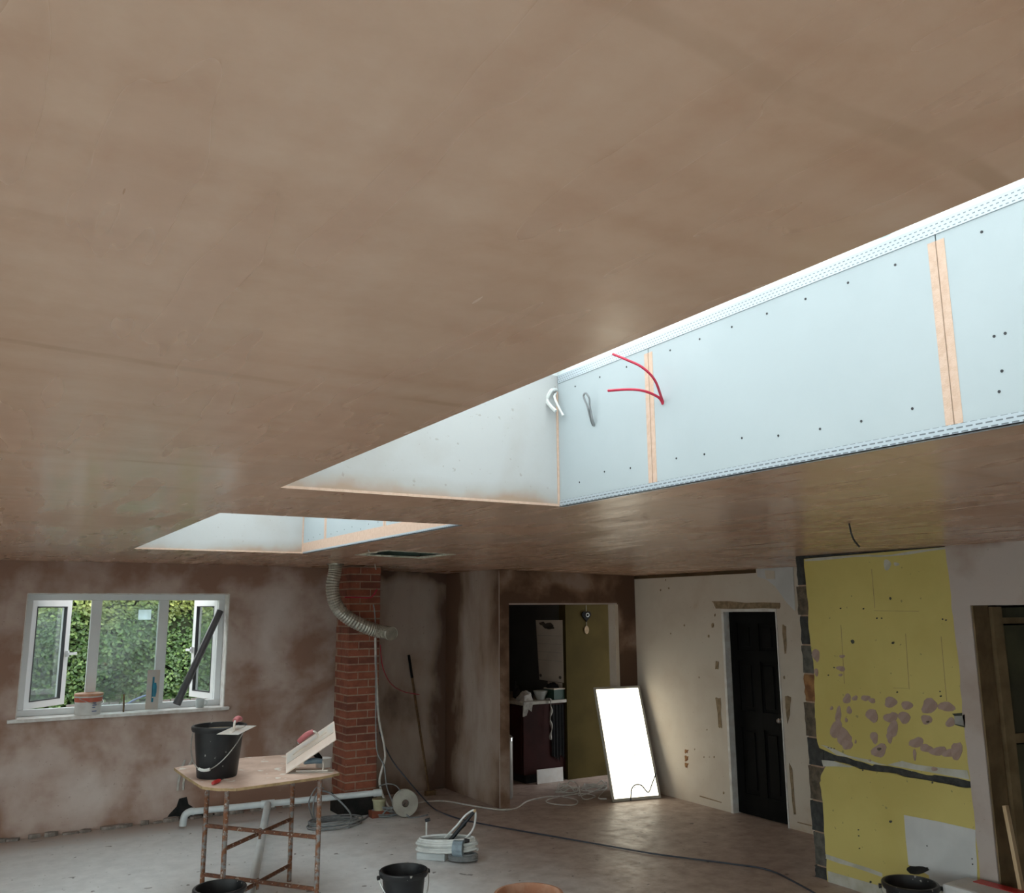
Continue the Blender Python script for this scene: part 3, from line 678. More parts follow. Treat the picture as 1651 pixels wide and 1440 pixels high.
# blocks bared along the far edge
edges = [(7, 182), (7, 365), (7, 575), (7, 780), (7, 982), (7, 1180), (8, 300), (8, 500), (8, 745), (8, 965), (8, 1205), (8, 1305)]
mats = ['blockdark', 'blockbrown', 'blockdark', 'blockgrey', 'blockorange', 'blockbrown', 'blockdark', 'blockbrown', 'blockdark', 'blockgrey', 'blockdark']
def zz_at(k, v):
    u = 80+ (v if k == 7 else v+1126)*0.075
    x, y = (Z7 if k == 7 else Z8)(u, v); return onx(x, y, YX).z
for i in range(11):
    za, zb = zz_at(*edges[i+1]), zz_at(*edges[i]); n = 6
    if i == 0: zb = 2.40
    if i == 10: za = 0.0
    za += 0.006; zb -= 0.006
    outl = [(4.62, za), (4.62, zb)]
    e1 = 4.765+random.uniform(-0.015, 0.012)
    outl += [(e1+random.uniform(-.006, .006), zb+(za-zb)*k/n) for k in range(n+1)]
    MB().prism(outl, YX+random.uniform(-0.002, 0.003), YX+0.125, XP).build('block', mats[i], yw)
box('mortar_bed', 'mortar', YX+0.004, YX+0.12, 4.62, 4.752, 0.0, 2.4, yw)
# patches
def blob(u, v, ru, rv, f=Z8, n=14, mat='patchpink', th=0.0012, name='bare_patch'):
    ph = random.uniform(0, 6.28)
    pts = []
    for k in range(n):
        a = 2*math.pi*k/n; s = 1+0.13*math.sin(2*a+ph)+0.1*math.sin(3*a+ph*1.7)+random.uniform(-.07, .07)
        pts.append(f(u+ru*s*math.cos(a), v+rv*s*math.sin(a)))
    return xpatch(name, mat, pts, XF, th, yw)
bl = [(415, 30, 28, 34), (470, 25, 20, 18), (545, 25, 30, 22), (590, 42, 25, 18), (720, 55, 48, 35), (835, 75, 45, 28), (990, 80, 60, 50), (1110, 85, 60, 33), (970, 175, 36, 38), (355, 140, 22, 52), (430, 110, 18, 28), (340, 240, 40, 66), (395, 300, 48, 66), (415, 352, 36, 38), (590, 145, 42, 46), (605, 300, 28, 42), (640, 392, 50, 50), (720, 160, 48, 38), (815, 160, 46, 38), (735, 240, 38, 60), (712, 300, 22, 36), (900, 335, 48, 38), (970, 375, 42, 30), (1050, 395, 60, 33), (1130, 410, 50, 28), (1182, 395, 36, 72), (1138, 195, 32, 33), (308, 96, 11, 13), (410, 178, 9, 18), (888, 420, 12, 38), (1025, 520, 20, 16), (575, 460, 10, 7), (475, 330, 6, 14)]
for i, b in enumerate(bl): blob(*b, th=0.0008+0.00006*i)
for i, b in enumerate([(380, 860, 18, 13), (372, 945, 32, 18), (370, 990, 14, 10), (198, 850, 28, 44), (200, 970, 16, 26)]): blob(*b, f=Z7, th=0.0008+0.0001*i)
for i, b in enumerate([(695, 220, 28, 34), (760, 215, 18, 14)]): blob(*b, f=Z7, mat='skirtmark', th=0.0006+0.0001*i)
for u, v, r in ((640, 380, 14), (980, 190, 10), (975, 1212, 9)): blob(u, v, r, r*0.8, mat='blockbrown', th=0.004, n=8, name='gouge')
for f, lst in ((Z7, [(370, 524, 6), (530, 527, 6), (624, 593, 6), (657, 593, 5), (1083, 600, 6), (1107, 606, 6), (766, 1110, 6), (1070, 1138, 7), (1065, 1105, 5), (455, 757, 14), (737, 765, 10), (718, 455, 9), (325, 938, 5), (285, 991, 5)]), (Z8, [(495, 945, 5), (497, 987, 5), (502, 1075, 5), (720, 887, 10), (580, 1310, 8), (525, 528, 6), (1012, 615, 7), (975, 1057, 5), (1290, 1147, 5), (1293, 1185, 6), (285, 370, 4), (305, 374, 4), (326, 378, 4)])):
    for u, v, r in lst: blob(u, v, r, r, f=f, n=7, mat='fly', th=0.003, name='fixing_hole')
xpatch('white_ragged_top', 'skirtmark', dens([Z7(118, 180), Z7(480, 152), Z7(720, 148), Z7(1110, 92), Z7(1110, 112), Z7(720, 160), Z7(470, 168), Z7(120, 198)], 3), XF, 0.0014, yw, 0.004)
xpatch('white_filler', 'patchwhite', dens([Z8(812, 838), Z8(1312, 942), Z8(1320, 1160), Z8(1330, 1387), Z8(1000, 1387), Z8(985, 1260), Z8(845, 1190), Z8(826, 1000)], 2), XF, 0.0022, yw, 0.003)
q0 = [onx(*Z8(280, 1245), XF), onx(*Z8(660, 1375), XF)]
MB().prism([(q0[0].y, 0.0), (q0[0].y, 0.075), (3.95, 0.085), (3.5, 0.08), (3.5, 0.0)], XF-0.0016, XF-0.0001, XP).build('skirting_mark', 'skirtmark', yw)
xpatch('skirting_line', 'skirtmark', dens([Z8(265, 1115), Z8(460, 1180), Z8(660, 1245), Z8(660, 1275), Z8(450, 1205), Z8(268, 1148)], 2), XF, 0.0012, yw, 0.003)
blob(905, 1225, 70, 32, mat='plinth', th=0.005, name='torn_hole')
xpatch('crack_pale_edge', 'skirtmark', dens([Z8(230, 350), Z8(340, 420), Z8(480, 455), Z8(600, 488), Z8(700, 496), Z8(560, 455), Z8(420, 425), Z8(300, 370)], 2), XF, 0.0018, yw, 0.004)
xpatch('crack_pale_edge', 'skirtmark', dens([Z8(700, 494), Z8(1275, 594), Z8(1262, 530), Z8(1000, 500), Z8(800, 470)], 2), XF, 0.0017, yw, 0.006)
xpatch('crack_pale_edge', 'skirtmark', dens([Z8(240, 460), Z8(330, 465), Z8(460, 505), Z8(420, 510), Z8(250, 500)], 2), XF, 0.002, yw, 0.004)
# scratches of old fixings
for f, a, b in ((Z7, (822, 700), (848, 1090)), (Z7, (1070, 720), (1110, 1170)), (Z7, (600, 540), (915, 543)), (Z7, (585, 250), (608, 520)), (Z7, (840, 1083), (735, 1080)), (Z7, (370, 640), (395, 1050))):
    xpatch('scratch', 'browncut', [f(a[0], a[1]), f(b[0], b[1]), f(b[0]+3, b[1]+2), f(a[0]+3, a[1]+2)], XF, 0.0007, yw)
sk = xpatch('socket_hole', 'alu', [Z8(1165, 150), Z8(1240, 140), Z8(1243, 222), Z8(1170, 205)], XF, 0.004, yw)
xpatch('socket_edge', 'fly', [Z8(1150, 135), Z8(1220, 130), Z8(1220, 150), Z8(1166, 152)], XF, 0.0045, yw, 0.003)
xpatch('socket_edge', 'fly', [Z8(1172, 206), Z8(1240, 222), Z8(1240, 230), Z8(1172, 212)], XF, 0.0045, yw)
# fresh pink plaster band and the wall over the opening towards the camera
pb = MB()
le = [(3.487, 2.45), (3.482, 2.2), (3.478, 1.9), (3.472, 1.6), (3.478, 1.3), (3.474, 1.0), (3.470, 0.7), (3.468, 0.4), (3.47, 0.0)]
le2 = []
for i in range(len(le)-1):
    for k in range(4): t = k/4; le2.append((le[i][0]+(le[i+1][0]-le[i][0])*t+random.uniform(-.004, .004), le[i][1]+(le[i+1][1]-le[i][1])*t))
poly = le2+[le[-1], (PYE-0.002, 0.0), (PYE-0.002, 1.985), (2.45, 1.985), (2.45, 0.0), (-2.6, 0.0), (-2.6, 2.45)]
pb.prism(poly, YX-0.010, YX+0.0055, XP).build('pink_plaster', 'pink', yw)
MB().box(YX+0.0055, YX+0.13, -2.6, 2.45, 0, 2.5).box(YX+0.0055, YX+0.13, 2.45, PYE, 1.985, 2.5).build('wall_core', 'pink', yw)
box('jamb_lining', 'doorbrown', YX+0.002, YX+0.17, PYE-0.012, PYE-0.0005, 0.0, 1.984, yw)
# room behind the opening
struct(box('wall_back_room', 'unlitwall', 7.6, 7.7, -2.6, 4.5, 0, 2.46), 'unlit far wall of the side room', 'wall')
struct(box('wall_back_room_end', 'unlitwall', 5.64, 7.6, 4.40, 4.5, 0, 2.46), 'unlit end wall of the side room', 'wall')
struct(box('wall_back_room_near', 'unlitwall', 5.64, 7.6, 1.6, 1.7, 0, 2.46), 'unlit near wall of the side room', 'wall')
# its open ledged door
da = math.radians(-14); DR = Matrix.Translation((5.69, 3.335, 0)) @ Matrix.Rotation(da, 4, 'Z')
d2 = thing('door_2', (5.69, 3.335, 0), 'dark olive panelled door standing open in the right-hand opening', 'door', kind='structure')
dz = [0.02, 0.14, 1.13, 1.18, 1.86, 1.90, 1.972]
DW = 0.78
m = MB().box(0, 0.075, -0.02, 0.02, 0.02, 1.975, DR).box(DW-0.09, DW, -0.02, 0.02, 0.02, 1.975, DR)
m.build('stile', 'doorbrown', d2)
for a, b in ((0.02, 0.14), (1.115, 1.175), (1.865, 1.905)): MB().box(0.075, DW-0.09, -0.02, 0.02, a, b, DR).build('rail', 'doorbrown', d2)
for a, b in ((0.14, 1.108), (1.175, 1.858), (1.905, 1.975)): MB().box(0.078, DW-0.09, -0.006, 0.012, a, b-0.004, DR).build('panel', 'olivepanel', d2)
# ---- unseen sides that let the daylight in
lm = MB().box(-3.3, -3.2, -2.6, -1.6, 0, 2.6).box(-3.3, -3.2, 6.4, 9.62, 0, 2.6).box(-3.3, -3.2, -1.6, 6.4, 2.2, 2.6)
struct(lm.build('wall_left', 'plain_wall'), 'plastered wall with glazed doors, out of the picture on the left', 'wall')
bm_ = MB().box(-3.3, -2.7, -2.7, -2.6, 0, 2.6).box(1.6, 8.4, -2.7, -2.6, 0, 2.6).box(-2.7, 1.6, -2.7, -2.6, 2.2, 2.6)
struct(bm_.build('wall_front', 'plain_wall'), 'wall with wide glazed doors behind the viewer', 'wall')
def patio(name, a, b, fixed, axis, n, label):
    t = thing(name, ((a+b)/2 if axis == 'X' else fixed, fixed if axis == 'X' else (a+b)/2, 0), label, 'door', kind='structure')
    w = (b-a)/n
    for i in range(n):
        u0, u1 = a+i*w, a+(i+1)*w
        mb = MB(); g = MB()
        for (p0, p1, z0, z1) in ((u0, u0+0.06, 0, 2.2), (u1-0.06, u1, 0, 2.2), (u0+0.06, u1-0.06, 0, 0.08), (u0+0.06, u1-0.06, 2.07, 2.2)):
            if axis == 'X': mb.box(p0, p1, fixed-0.03, fixed+0.03, z0, z1)
            else: mb.box(fixed-0.03, fixed+0.03, p0, p1, z0, z1)
        f = mb.build('door_frame', 'upvc', t)
        if axis == 'X': g.box(u0+0.06, u1-0.06, fixed-0.003, fixed+0.003, 0.08, 2.07)
        else: g.box(fixed-0.003, fixed+0.003, u0+0.06, u1-0.06, 0.08, 2.07)
        g.build('pane', 'glass', f)
patio('door_3', -1.6, 6.4, -3.25, 'Y', 7, 'glazed garden doors out of the picture on the left')
patio('door_4', -2.7, 1.6, -2.65, 'X', 4, 'glazed garden doors behind the viewer')

# ================================================================== BRICK PIER
PX0, PX1, PY0, PY1 = 3.205, 3.535, 8.49, 8.87
pier = thing('brick_pier', ((PX0+PX1)/2, (PY0+PY1)/2, 0), 'red brick pier rising to the ceiling beside the silver duct', 'pier')
box('mortar_core', 'mortar', PX0+0.0035, PX1-0.0035, PY0+0.0035, PY1, 0, zc(3.55)-0.002, pier)
box('plinth', 'plinth', PX0-0.006, PX1+0.006, PY0-0.006, PY1, 0, 0.17, pier)
course = 0.075; z = 0.175; k = 0; bh = 0.062
cache = {}
def brick(x0, x1, y0, y1, z):
    key = (round(x1-x0, 3), round(y1-y0, 3), random.choice(('brick', 'brick', 'brick2')))
    if key not in cache:
        o = box('brick', key[2], x0, x1, y0, y1, z, z+bh, pier, bevel=0.003); cache[key] = o
    else:
        s = cache[key]; o = s.copy(); COL.objects.link(o); o.parent = pier
        o.location = Vector(((x0+x1)/2, (y0+y1)/2, z+bh/2))-world_loc(pier)
    o.location.x += random.uniform(-.0015, .0015); o.location.y += random.uniform(-.002, .002)
while z+bh < zc(3.55)-0.002:
    g = 0.010
    if k % 2 == 0:
        brick(PX0, PX0+0.215, PY0, PY0+0.1025, z); brick(PX0+0.225, PX1, PY0, PY0+0.1025, z)
        y = PY0+0.1125
    else:
        brick(PX0, PX0+0.1025, PY0, PY0+0.215, z); brick(PX0+0.1125, PX1, PY0, PY0+0.1025, z)
        y = PY0+0.225
    while y < PY1-0.05:
        y2 = min(y+0.215, PY1); brick(PX0, PX0+0.1025, y, y2, z); y = y2+g
    z += course; k += 1

# ================================================================== FOIL DUCT
dpath = [ony(541, 909, 8.36), ony(540, 922, 8.36), ony(536, 945, 8.36), ony(539, 968, 8.35), ony(549, 986, 8.34), ony(567, 1000, 8.33), ony(592, 1012, 8.32), ony(612, 1018, 8.29), ony(627, 1021, 8.22), ony(632, 1022, 8.16)]
dpath[0].z = zc(3.0)-0.004
duct = thing('flexible_duct', (dpath[0].x, dpath[0].y, dpath[-1].z-0.07), 'silver foil flexible duct hanging from the ceiling across the brick pier', 'duct')
MB().tube(spline(dpath, 11), 0.066, 18, cap=False, ribs=0.045).build('duct_hose', 'foil', duct, smooth=False)
e = dpath[-1]; e2 = dpath[-2]; dd = (e-e2).normalized()
MB().tube([e-dd*0.05, e-dd*0.01], 0.064, 18).build('duct_end', 'foil', duct)
MB().lathe([(0.068, 0), (0.085, 0), (0.085, 0.012), (0.068, 0.012)], (dpath[0].x, dpath[0].y, zc(3.0)-0.0125), 18).build('ceiling_collar', 'foil', duct)

# ================================================================== CABLES helper
def cable(name, pts, r, mat, label, cat='cable', n=8, group=None, seg=6):
    o = MB().tube(spline(pts, n), r, seg).build(name, mat, smooth=True)
    return tag(o, label, cat, group)
def p8(x, y, Y): return ony(x, y, Y)
cable('conduit', [p8(605, 1028, 8.43), p8(606, 1070, 8.43), p8(608, 1120, 8.43), p8(611, 1160, 8.43), p8(619, 1200, 8.42), p8(621, 1222, 8.41), p8(616, 1240, 8.4), p8(612, 1262, 8.38), p8(620, 1290, 8.36), p8(632, 1308, 8.34)], 0.012, 'whitecable', 'thick white cable running down the right edge of the brick pier')
cable('cable', [p8(602, 975, 8.44), p8(605, 1000, 8.44), p8(606, 1080, 8.42), p8(606, 1180, 8.41), p8(609, 1215, 8.40), p8(619, 1235, 8.37), p8(624, 1270, 8.34), p8(634, 1295, 8.3), p8(640, 1308, 8.28)], 0.007, 'greycable', 'thin grey cable dropping beside the brick pier to the floor')
cable('wire', [p8(613, 1040, 8.46), p8(617, 1075, 8.5), p8(630, 1102, 8.7), p8(650, 1115, 8.95), p8(676, 1120, 9.1)], 0.0045, 'redcable', 'thin red wire arching from the pier over the recess wall')
cable('wire', [p8(556, 963, 8.4), p8(575, 963, 8.44), p8(598, 963, 8.44), p8(608, 950, 8.44)], 0.007, 'redcable', 'red and white wire crossing the top of the brick pier')
cable('wire', [onz(594, 887, zc(2.8)-0.004), p8(598, 896, 7.4), p8(603, 905, 8.0), p8(606, 918, 8.44)], 0.006, 'whitecable', 'pale wire hanging between ceiling hatch and pier top')
wr = onz(1369, 842, zc(4.6)); wr = onz(1369, 842, zc(wr.x)); wr.z = zc(wr.x)-0.001
cable('wire', [wr, wr+Vector((0.01, 0, -0.05)), wr+Vector((0.03, 0, -0.09)), wr+right*0.045+Vector((0, 0, -0.125))], 0.005, 'blackcable', 'short dark wire dangling from the ceiling near the yellow wall')
# blue-black cable from pier across the floor
fl = lambda x, y, z=0.009: onz(x, y, z)
bl_pts = [p8(612, 1180, 8.6), p8(622, 1206, 8.6), p8(635, 1230, 8.6), p8(655, 1255, 8.5), p8(678, 1282, 8.45), fl(700, 1304), fl(730, 1317), fl(765, 1326), fl(830, 1338), fl(900, 1350), fl(975, 1363), fl(1050, 1376), fl(1110, 1384), fl(1180, 1393), fl(1240, 1403), fl(1290, 1427), fl(1330, 1450)]
cable('floor_cable', bl_pts, 0.0065, 'bluecable', 'long blue-black cable snaking from the pier across the brown floor')
cable('floor_cable', [fl(640, 1302), fl(668, 1296), fl(690, 1292), fl(720, 1292), fl(760, 1299), fl(800, 1305), fl(830, 1304), fl(850, 1292), fl(880, 1285), fl(905, 1284)], 0.008, 'whitecable', 'white cable along the floor past the stub wall into the kitchen')
tangle = MB()
pts = []
for (x, y) in ((905, 1284), (930, 1290), (925, 1298), (890, 1296), (882, 1290), (915, 1282), (945, 1280), (960, 1284), (940, 1288)): pts.append(fl(x, y))
def loops(cx, cy, rx, ry, n, z0, lift, jit):
    out = []
    for i in range(n*10):
        a = 2*math.pi*i/10
        out.append(Vector((cx+rx*math.cos(a)*random.uniform(1-jit, 1+jit), cy+ry*math.sin(a)*random.uniform(1-jit, 1+jit), z0+lift*(0.5+0.5*math.sin(a*0.7+1))*random.random())))
    return out
c1 = fl(915, 1275); c2 = fl(958, 1272)
tg = spline(pts+loops(c1.x, c1.y, 0.13, 0.10, 4, 0.008, 0.10, 0.25)+[fl(935, 1283)]+loops(c2.x, c2.y, 0.14, 0.09, 4, 0.008, 0.08, 0.25)+[fl(965, 1286), fl(978, 1288)], 5)
tag(MB().tube(tg, 0.006, 6).build('cable_tangle', 'whitecable', smooth=True), 'loose tangle of white flex on the floor before the kitchen, left of the light panel', 'cable')

# nearer rooflight cables
cable('cable_tail', [onx(1069, 650, SX1), onx(1066, 640, SX1-0.02), onx(1055, 612, SX1-0.10), onx(1035, 592, SX1-0.16), onx(1010, 580, SX1-0.2), onx(988, 571, SX1-0.22)], 0.0055, 'redcable', 'upper of two red cable tails sprouting from the rooflight plasterboard', n=10)
cable('cable_tail', [onx(1069, 652, SX1), onx(1062, 641, SX1-0.02), onx(1040, 631, SX1-0.08), onx(1015, 628, SX1-0.13), onx(980, 630, SX1-0.18)], 0.0055, 'redcable', 'lower of two red cable tails sprouting from the rooflight plasterboard', n=10)
cable('cable_tail', [onx(958, 687, SX1), onx(955, 675, SX1-0.02), onx(951, 655, SX1-0.03), onx(950, 642, SX1-0.04), onx(944, 634, SX1-0.05), onx(941, 640, SX1-0.05), onx(947, 655, SX1-0.04), onx(953, 678, SX1-0.015), onx(956, 686, SX1)], 0.0045, 'greycable', 'grey cable loop hanging on the rooflight plasterboard')
cable('cable_tail', [onx(897, 629, SX1-0.005), onx(889, 630, SX1-0.05), onx(882, 645, SX1-0.06), onx(888, 655, SX1-0.06), onx(896, 663, SX1-0.05)], 0.009, 'hose', 'thick white cable end bent in the rooflight corner')
cable('cable_tail', [onx(897, 633, SX1-0.005), onx(894, 640, SX1-0.04), onx(900, 655, SX1-0.04), onx(908, 670, SX1-0.03)], 0.0055, 'hose', 'thin white cable end hanging in the rooflight corner')

# ================================================================== BUCKETS
def bucket(loc, rt, h, label, fill='slurry', fill_h=0.7, handle_side=0.0, handle_drop=0.55, name='bucket'):
    t = thing(name, loc, label, 'bucket', 'black builders buckets'); loc = Vector(loc)
    rb = rt*0.74
    prof = [(0.0, 0.0), (rb, 0.0), (rb+0.004, 0.01), (rt-0.012, h-0.035), (rt+0.004, h-0.035), (rt+0.010, h-0.02), (rt+0.010, h-0.006), (rt+0.004, h), (rt-0.008, h), (rt-0.014, h-0.02), (rb-0.004, 0.015), (0.0, 0.012)]
    MB().lathe(prof, loc, 36).build('bucket_body', 'bucket', t, smooth=True)
    fh = h*fill_h; fr_ = rb+(rt-rb)*fill_h-0.016
    MB().lathe([(fr_, 0.0), (fr_*0.6, 0.004), (0.0, 0.006)], loc+Vector((0, 0, fh)), 28).build('contents', fill, t, smooth=True)
    # wire handle hanging against the side
    a0 = handle_side; pts = []
    R = rt+0.014
    for i in range(25):
        u = math.pi*i/24
        ang = a0-math.pi/2+u
        drop = math.sin(u)*handle_drop*h
        zz = h-0.03-drop
        rr = R-(rt-rb)*(drop/h)+0.006
        pts.append(loc+Vector((rr*math.cos(ang), rr*math.sin(ang), zz)))
    MB().tube(pts, 0.0035, 6).build('handle', 'wire', t, smooth=True)
    MB().tube(pts[10:15], 0.010, 8).build('handle_grip', 'gripw', t, smooth=True)
    for s in (0, -1):
        MB().lathe([(0.014, -0.008), (0.014, 0.008)], pts[s], 10, Matrix.Rotation(math.pi/2, 4, 'X') @ Matrix.Rotation(a0, 4, 'Y')).build('handle_lug', 'bucket', t)
    return t
BZ = 0.88
vdir = math.atan2(-6.4, -1.5)     # towards the viewer
cb = onz(355, 1247, BZ)
bucket((1.475, 6.33, BZ), 0.172, 0.335, 'full black bucket standing on the stained plywood board', 'slurry', 0.9, vdir-0.55, 0.72)
c = (onz(312, 1430, 0.27)+onz(398, 1430, 0.27))/2
bucket((c.x, c.y+0.01, 0), 0.155, 0.27, 'black bucket on the floor under the trestle', 'darkwater', 0.3, vdir+1.9, 0.5)
c = (onz(612, 1402, 0.30)+onz(690, 1402, 0.30))/2
bucket((c.x, c.y, 0), 0.152, 0.30, 'black bucket on the pale floor in front of the white hose', 'darkwater', 0.35, vdir+0.15, 0.62)
c = (onz(1423, 1417, 0.30)+onz(1513, 1428, 0.30))/2
bucket((c.x, c.y, 0), 0.158, 0.30, 'black bucket at the foot of the yellow wall', 'darkwater', 0.35, vdir-0.5, 0.6)
# orange tub at the bottom edge
c = (onz(797, 1440, 0.33)+onz(908, 1440, 0.33))/2
ot = thing('plaster_tub', (c.x, c.y, 0), 'orange plaster-crusted tub cut by the bottom edge', 'tub'); cv = Vector((c.x, c.y, 0))
MB().lathe([(0, 0), (0.15, 0), (0.19, 0.31), (0.203, 0.315), (0.205, 0.33), (0.188, 0.332), (0.18, 0.30), (0.142, 0.012), (0, 0.01)], cv, 36).build('tub_body', 'terracotta', ot, smooth=True)
MB().lathe([(0.176, 0.0), (0.08, 0.006), (0, 0.004)], cv+Vector((0, 0, 0.27)), 28).build('contents', 'terracotta', ot, smooth=True)

# ================================================================== TRESTLE WITH BOARD
trestle = thing('spot_board_stand', (1.8, 6.4, 0), 'rusty steel stand carrying the plasterer\'s plywood board', 'stand')
FR, BLg, FLg, BRg = Vector((2.09, 6.01, 0)), Vector((1.515, 6.77, 0)), Vector((1.515, 6.19, 0)), Vector((2.145, 6.78, 0))
for p, mt in ((FR, 'rust'), (BLg, 'rust'), (FLg, 'rust'), (BRg, 'rust')):
    MB().tube([p+Vector((0, 0, 0.004)), p+Vector((0, 0, 0.4)), p+Vector((0, 0, BZ-0.02))], 0.0165, 10).build('leg', mt, trestle, smooth=True)
for a, b, zs in ((FR, BLg, (0.475, 0.15, BZ-0.035)), (FLg, BRg, (0.475, 0.15, BZ-0.035))):
    for zq in zs:
        dz_ = 0.0 if a is FR else -0.034
        MB().tube([a+Vector((0, 0, zq+dz_)), (a+b)/2+Vector((0, 0, zq+dz_)), b+Vector((0, 0, zq+dz_))], 0.0145, 8).build('rail', 'rustred', trestle, smooth=True)
mid = (FR+BLg)/2
for zq in (0.475, 0.15): MB().tube([mid+Vector((0, 0, zq-0.05)), mid+Vector((0, 0, zq+0.02))], 0.01, 8).build('pivot_bolt', 'rust', trestle)
bpx = [(281, 1238), (300, 1252), (326, 1268), (352, 1271), (380, 1271), (455, 1261), (520, 1252), (547, 1246), (525, 1235), (502, 1224), (462, 1217), (400, 1221), (345, 1228), (315, 1232)]
poly = [(onz(x, y, BZ).x, onz(x, y, BZ).y) for x, y in bpx]
board = MB().prism(poly, BZ-0.018, BZ, ZP).build('spot_board', 'ply')
tag(board, 'plaster-stained plywood mixing board with clipped corners on the rusty stand', 'board')
edge = MB()
for i in range(len(poly)):
    a, b = poly[i], poly[(i+1) % len(poly)]
    edge.bar((a[0], a[1], BZ-0.0095), (b[0], b[1], BZ-0.0095), 0.003, 0.0165)
edge.build('ply_edge', 'plyedge', board)

# ---- trowels
def trowel(name, M_, hmat, label, L=0.36, W=0.125):
    loc = M_.translation.copy()
    t = thing(name, loc, label, 'trowel')
    MB().box(-L/2, L/2, -W/2, W/2, 0, 0.0025, M_).build('blade', 'steel', t)
    MB().box(-L*0.36, L*0.36, -0.011, 0.011, 0.0027, 0.010, M_).build('mounting', 'steel', t)
    sh = [M_ @ Vector(p) for p in ((0.075, 0, 0.008), (0.078, 0, 0.03), (0.075, 0, 0.055), (0.062, 0, 0.066))]
    MB().tube(spline(sh, 5), 0.0075, 8).build('shank', 'steel', t, smooth=True)
    gp = [M_ @ Vector((x, 0, z)) for x, z in ((0.068, 0.066), (0.03, 0.071), (-0.01, 0.069), (-0.055, 0.062))]
    MB().tube(spline(gp, 6), [0.013+0.005*math.sin(math.pi*i/18)+0.002 for i in range(19)], 12).build('handle', hmat, t, smooth=True)
    e0 = gp[-1]; MB().lathe([(0.0, -0.003), (0.012, -0.002), (0.012, 0.002), (0, 0.003)], e0+(gp[-1]-gp[-2]).normalized()*0.002, 12, Matrix.Rotation(math.pi/2, 4, 'Y')).build('end_cap', 'gripw', t)
    return t
def frame(o, xd, nd_):
    x = Vector(xd).normalized(); n = Vector(nd_); n = (n-x*n.dot(x)).normalized(); y = n.cross(x)
    return Matrix(((x.x, y.x, n.x, o[0]), (x.y, y.y, n.y, o[1]), (x.z, y.z, n.z, o[2]), (0, 0, 0, 1)))
tdir = onz(392, 1171, BZ+0.34)-onz(362, 1185, BZ+0.34)
tp = (onz(366, 1184, BZ+0.339)+onz(398, 1171, BZ+0.339))/2
trowel('plastering_trowel', frame(tp, -tdir, (0.0, -0.05, 1)), 'pinkhandle', 'trowel with a pink handle laid across the top of the full bucket', 0.42, 0.135)
# hawk leaning up, with a trowel on it
h0 = onz(457, 1243, BZ); 
hx = (onz(525, 1238, BZ)-onz(465, 1244, BZ)).normalized()
hN = (right*-0.60+Vector((0, 0, 0.78)))*0.90-fwd*0.42
lean = frame(onz(461, 1244, BZ)+right*0.165+Vector((0, 0, 0.14)), right*0.83+Vector((0, 0, 0.55)), hN)
low = min((lean @ Vector((a_, b_, -0.006))).z for a_ in (-0.2, 0.2) for b_ in (-0.12, 0.13))
lean.translation.z += BZ+0.002-low
hk_t = thing('plasterers_hawk', (2.0, 6.34, BZ), 'pale square hawk propped at a slant on the plywood board', 'hawk')
MB().box(-0.2, 0.2, -0.12, 0.13, -0.006, 0.0, lean).build('hawk_plate', 'hawk', hk_t)
MB().tube([lean @ Vector((0, 0, -0.006)), lean @ Vector((0, 0, -0.12))], 0.02, 10).build('hawk_handle', 'blackcloth', hk_t)
trowel('plastering_trowel', lean @ Matrix.Translation((0.0, 0.045, 0.001)), 'pinkhandle', 'trowel with a pink handle resting on the slanted hawk', 0.38, 0.12)
trowel('plastering_trowel', frame(onz(503, 1244, BZ+0.002), right*1.0+fwd*0.12-Vector((0, 0, fwd.z*0.12)), (0, 0, 1)), 'bluehandle', 'trowel with a blue-grey handle lying flat on the plywood board', 0.30, 0.115)
# white tub behind that trowel
wt = MB().lathe([(0, 0), (0.05, 0), (0.056, 0.055), (0.058, 0.06), (0.05, 0.062), (0.0, 0.05)], (2.20, 6.27, BZ+0.0005), 20).build('small_tub', 'tubwhite', smooth=True)
tag(wt, 'small pale tub beside the blue-handled trowel on the board', 'tub')
# screwdriver
sd0, sd1 = onz(343, 1263, BZ+0.014), onz(362, 1255, BZ+0.014)
sdv = (sd1-sd0).normalized()
sd = thing('screwdriver', sd0-Vector((0, 0, 0.014)), 'red-handled screwdriver on the plywood board before the bucket', 'screwdriver')
L = (sd1-sd0).length
MB().tube([sd0+sdv*L*k/5*0.62 for k in range(6)], [0.010, 0.0135, 0.012, 0.0135, 0.012, 0.008], 10).build('handle', 'redplastic', sd, smooth=True)
MB().tube([sd0+sdv*L*0.62, sd1], 0.003, 6).build('shaft', 'fly', sd)

# ================================================================== THINGS ON THE SILL
SZ = WZ0
tub = thing('paint_tub', (0.955, WY+0.035, SZ), 'white paint tub with a red band on the window sill', 'tub'); tc = Vector((0.955, WY+0.02, SZ))
tc = Vector((0.955, WY+0.062, SZ+0.0005))
MB().lathe([(0, 0), (0.112, 0), (0.12, 0.16), (0.126, 0.17), (0.126, 0.19), (0.118, 0.192), (0.112, 0.165), (0.105, 0.01), (0, 0.008)], tc, 28).build('tub_body', 'tubwhite', tub, smooth=True)
MB().lathe([(0.1195, 0.118), (0.1222, 0.158)], tc, 28).build('red_band', 'tubred', tub, smooth=True)
MB().lathe([(0.1265, 0.171), (0.1275, 0.18), (0.1265, 0.190), (0.121, 0.1935), (0.117, 0.1925)], tc, 28).build('rim', 'tuborange', tub, smooth=True)
for i in range(4):
    a = -1.1+0.0*i
    MB().lathe([(0.0, 0), (0.001, 0)], tc, 3)
lab = MB()
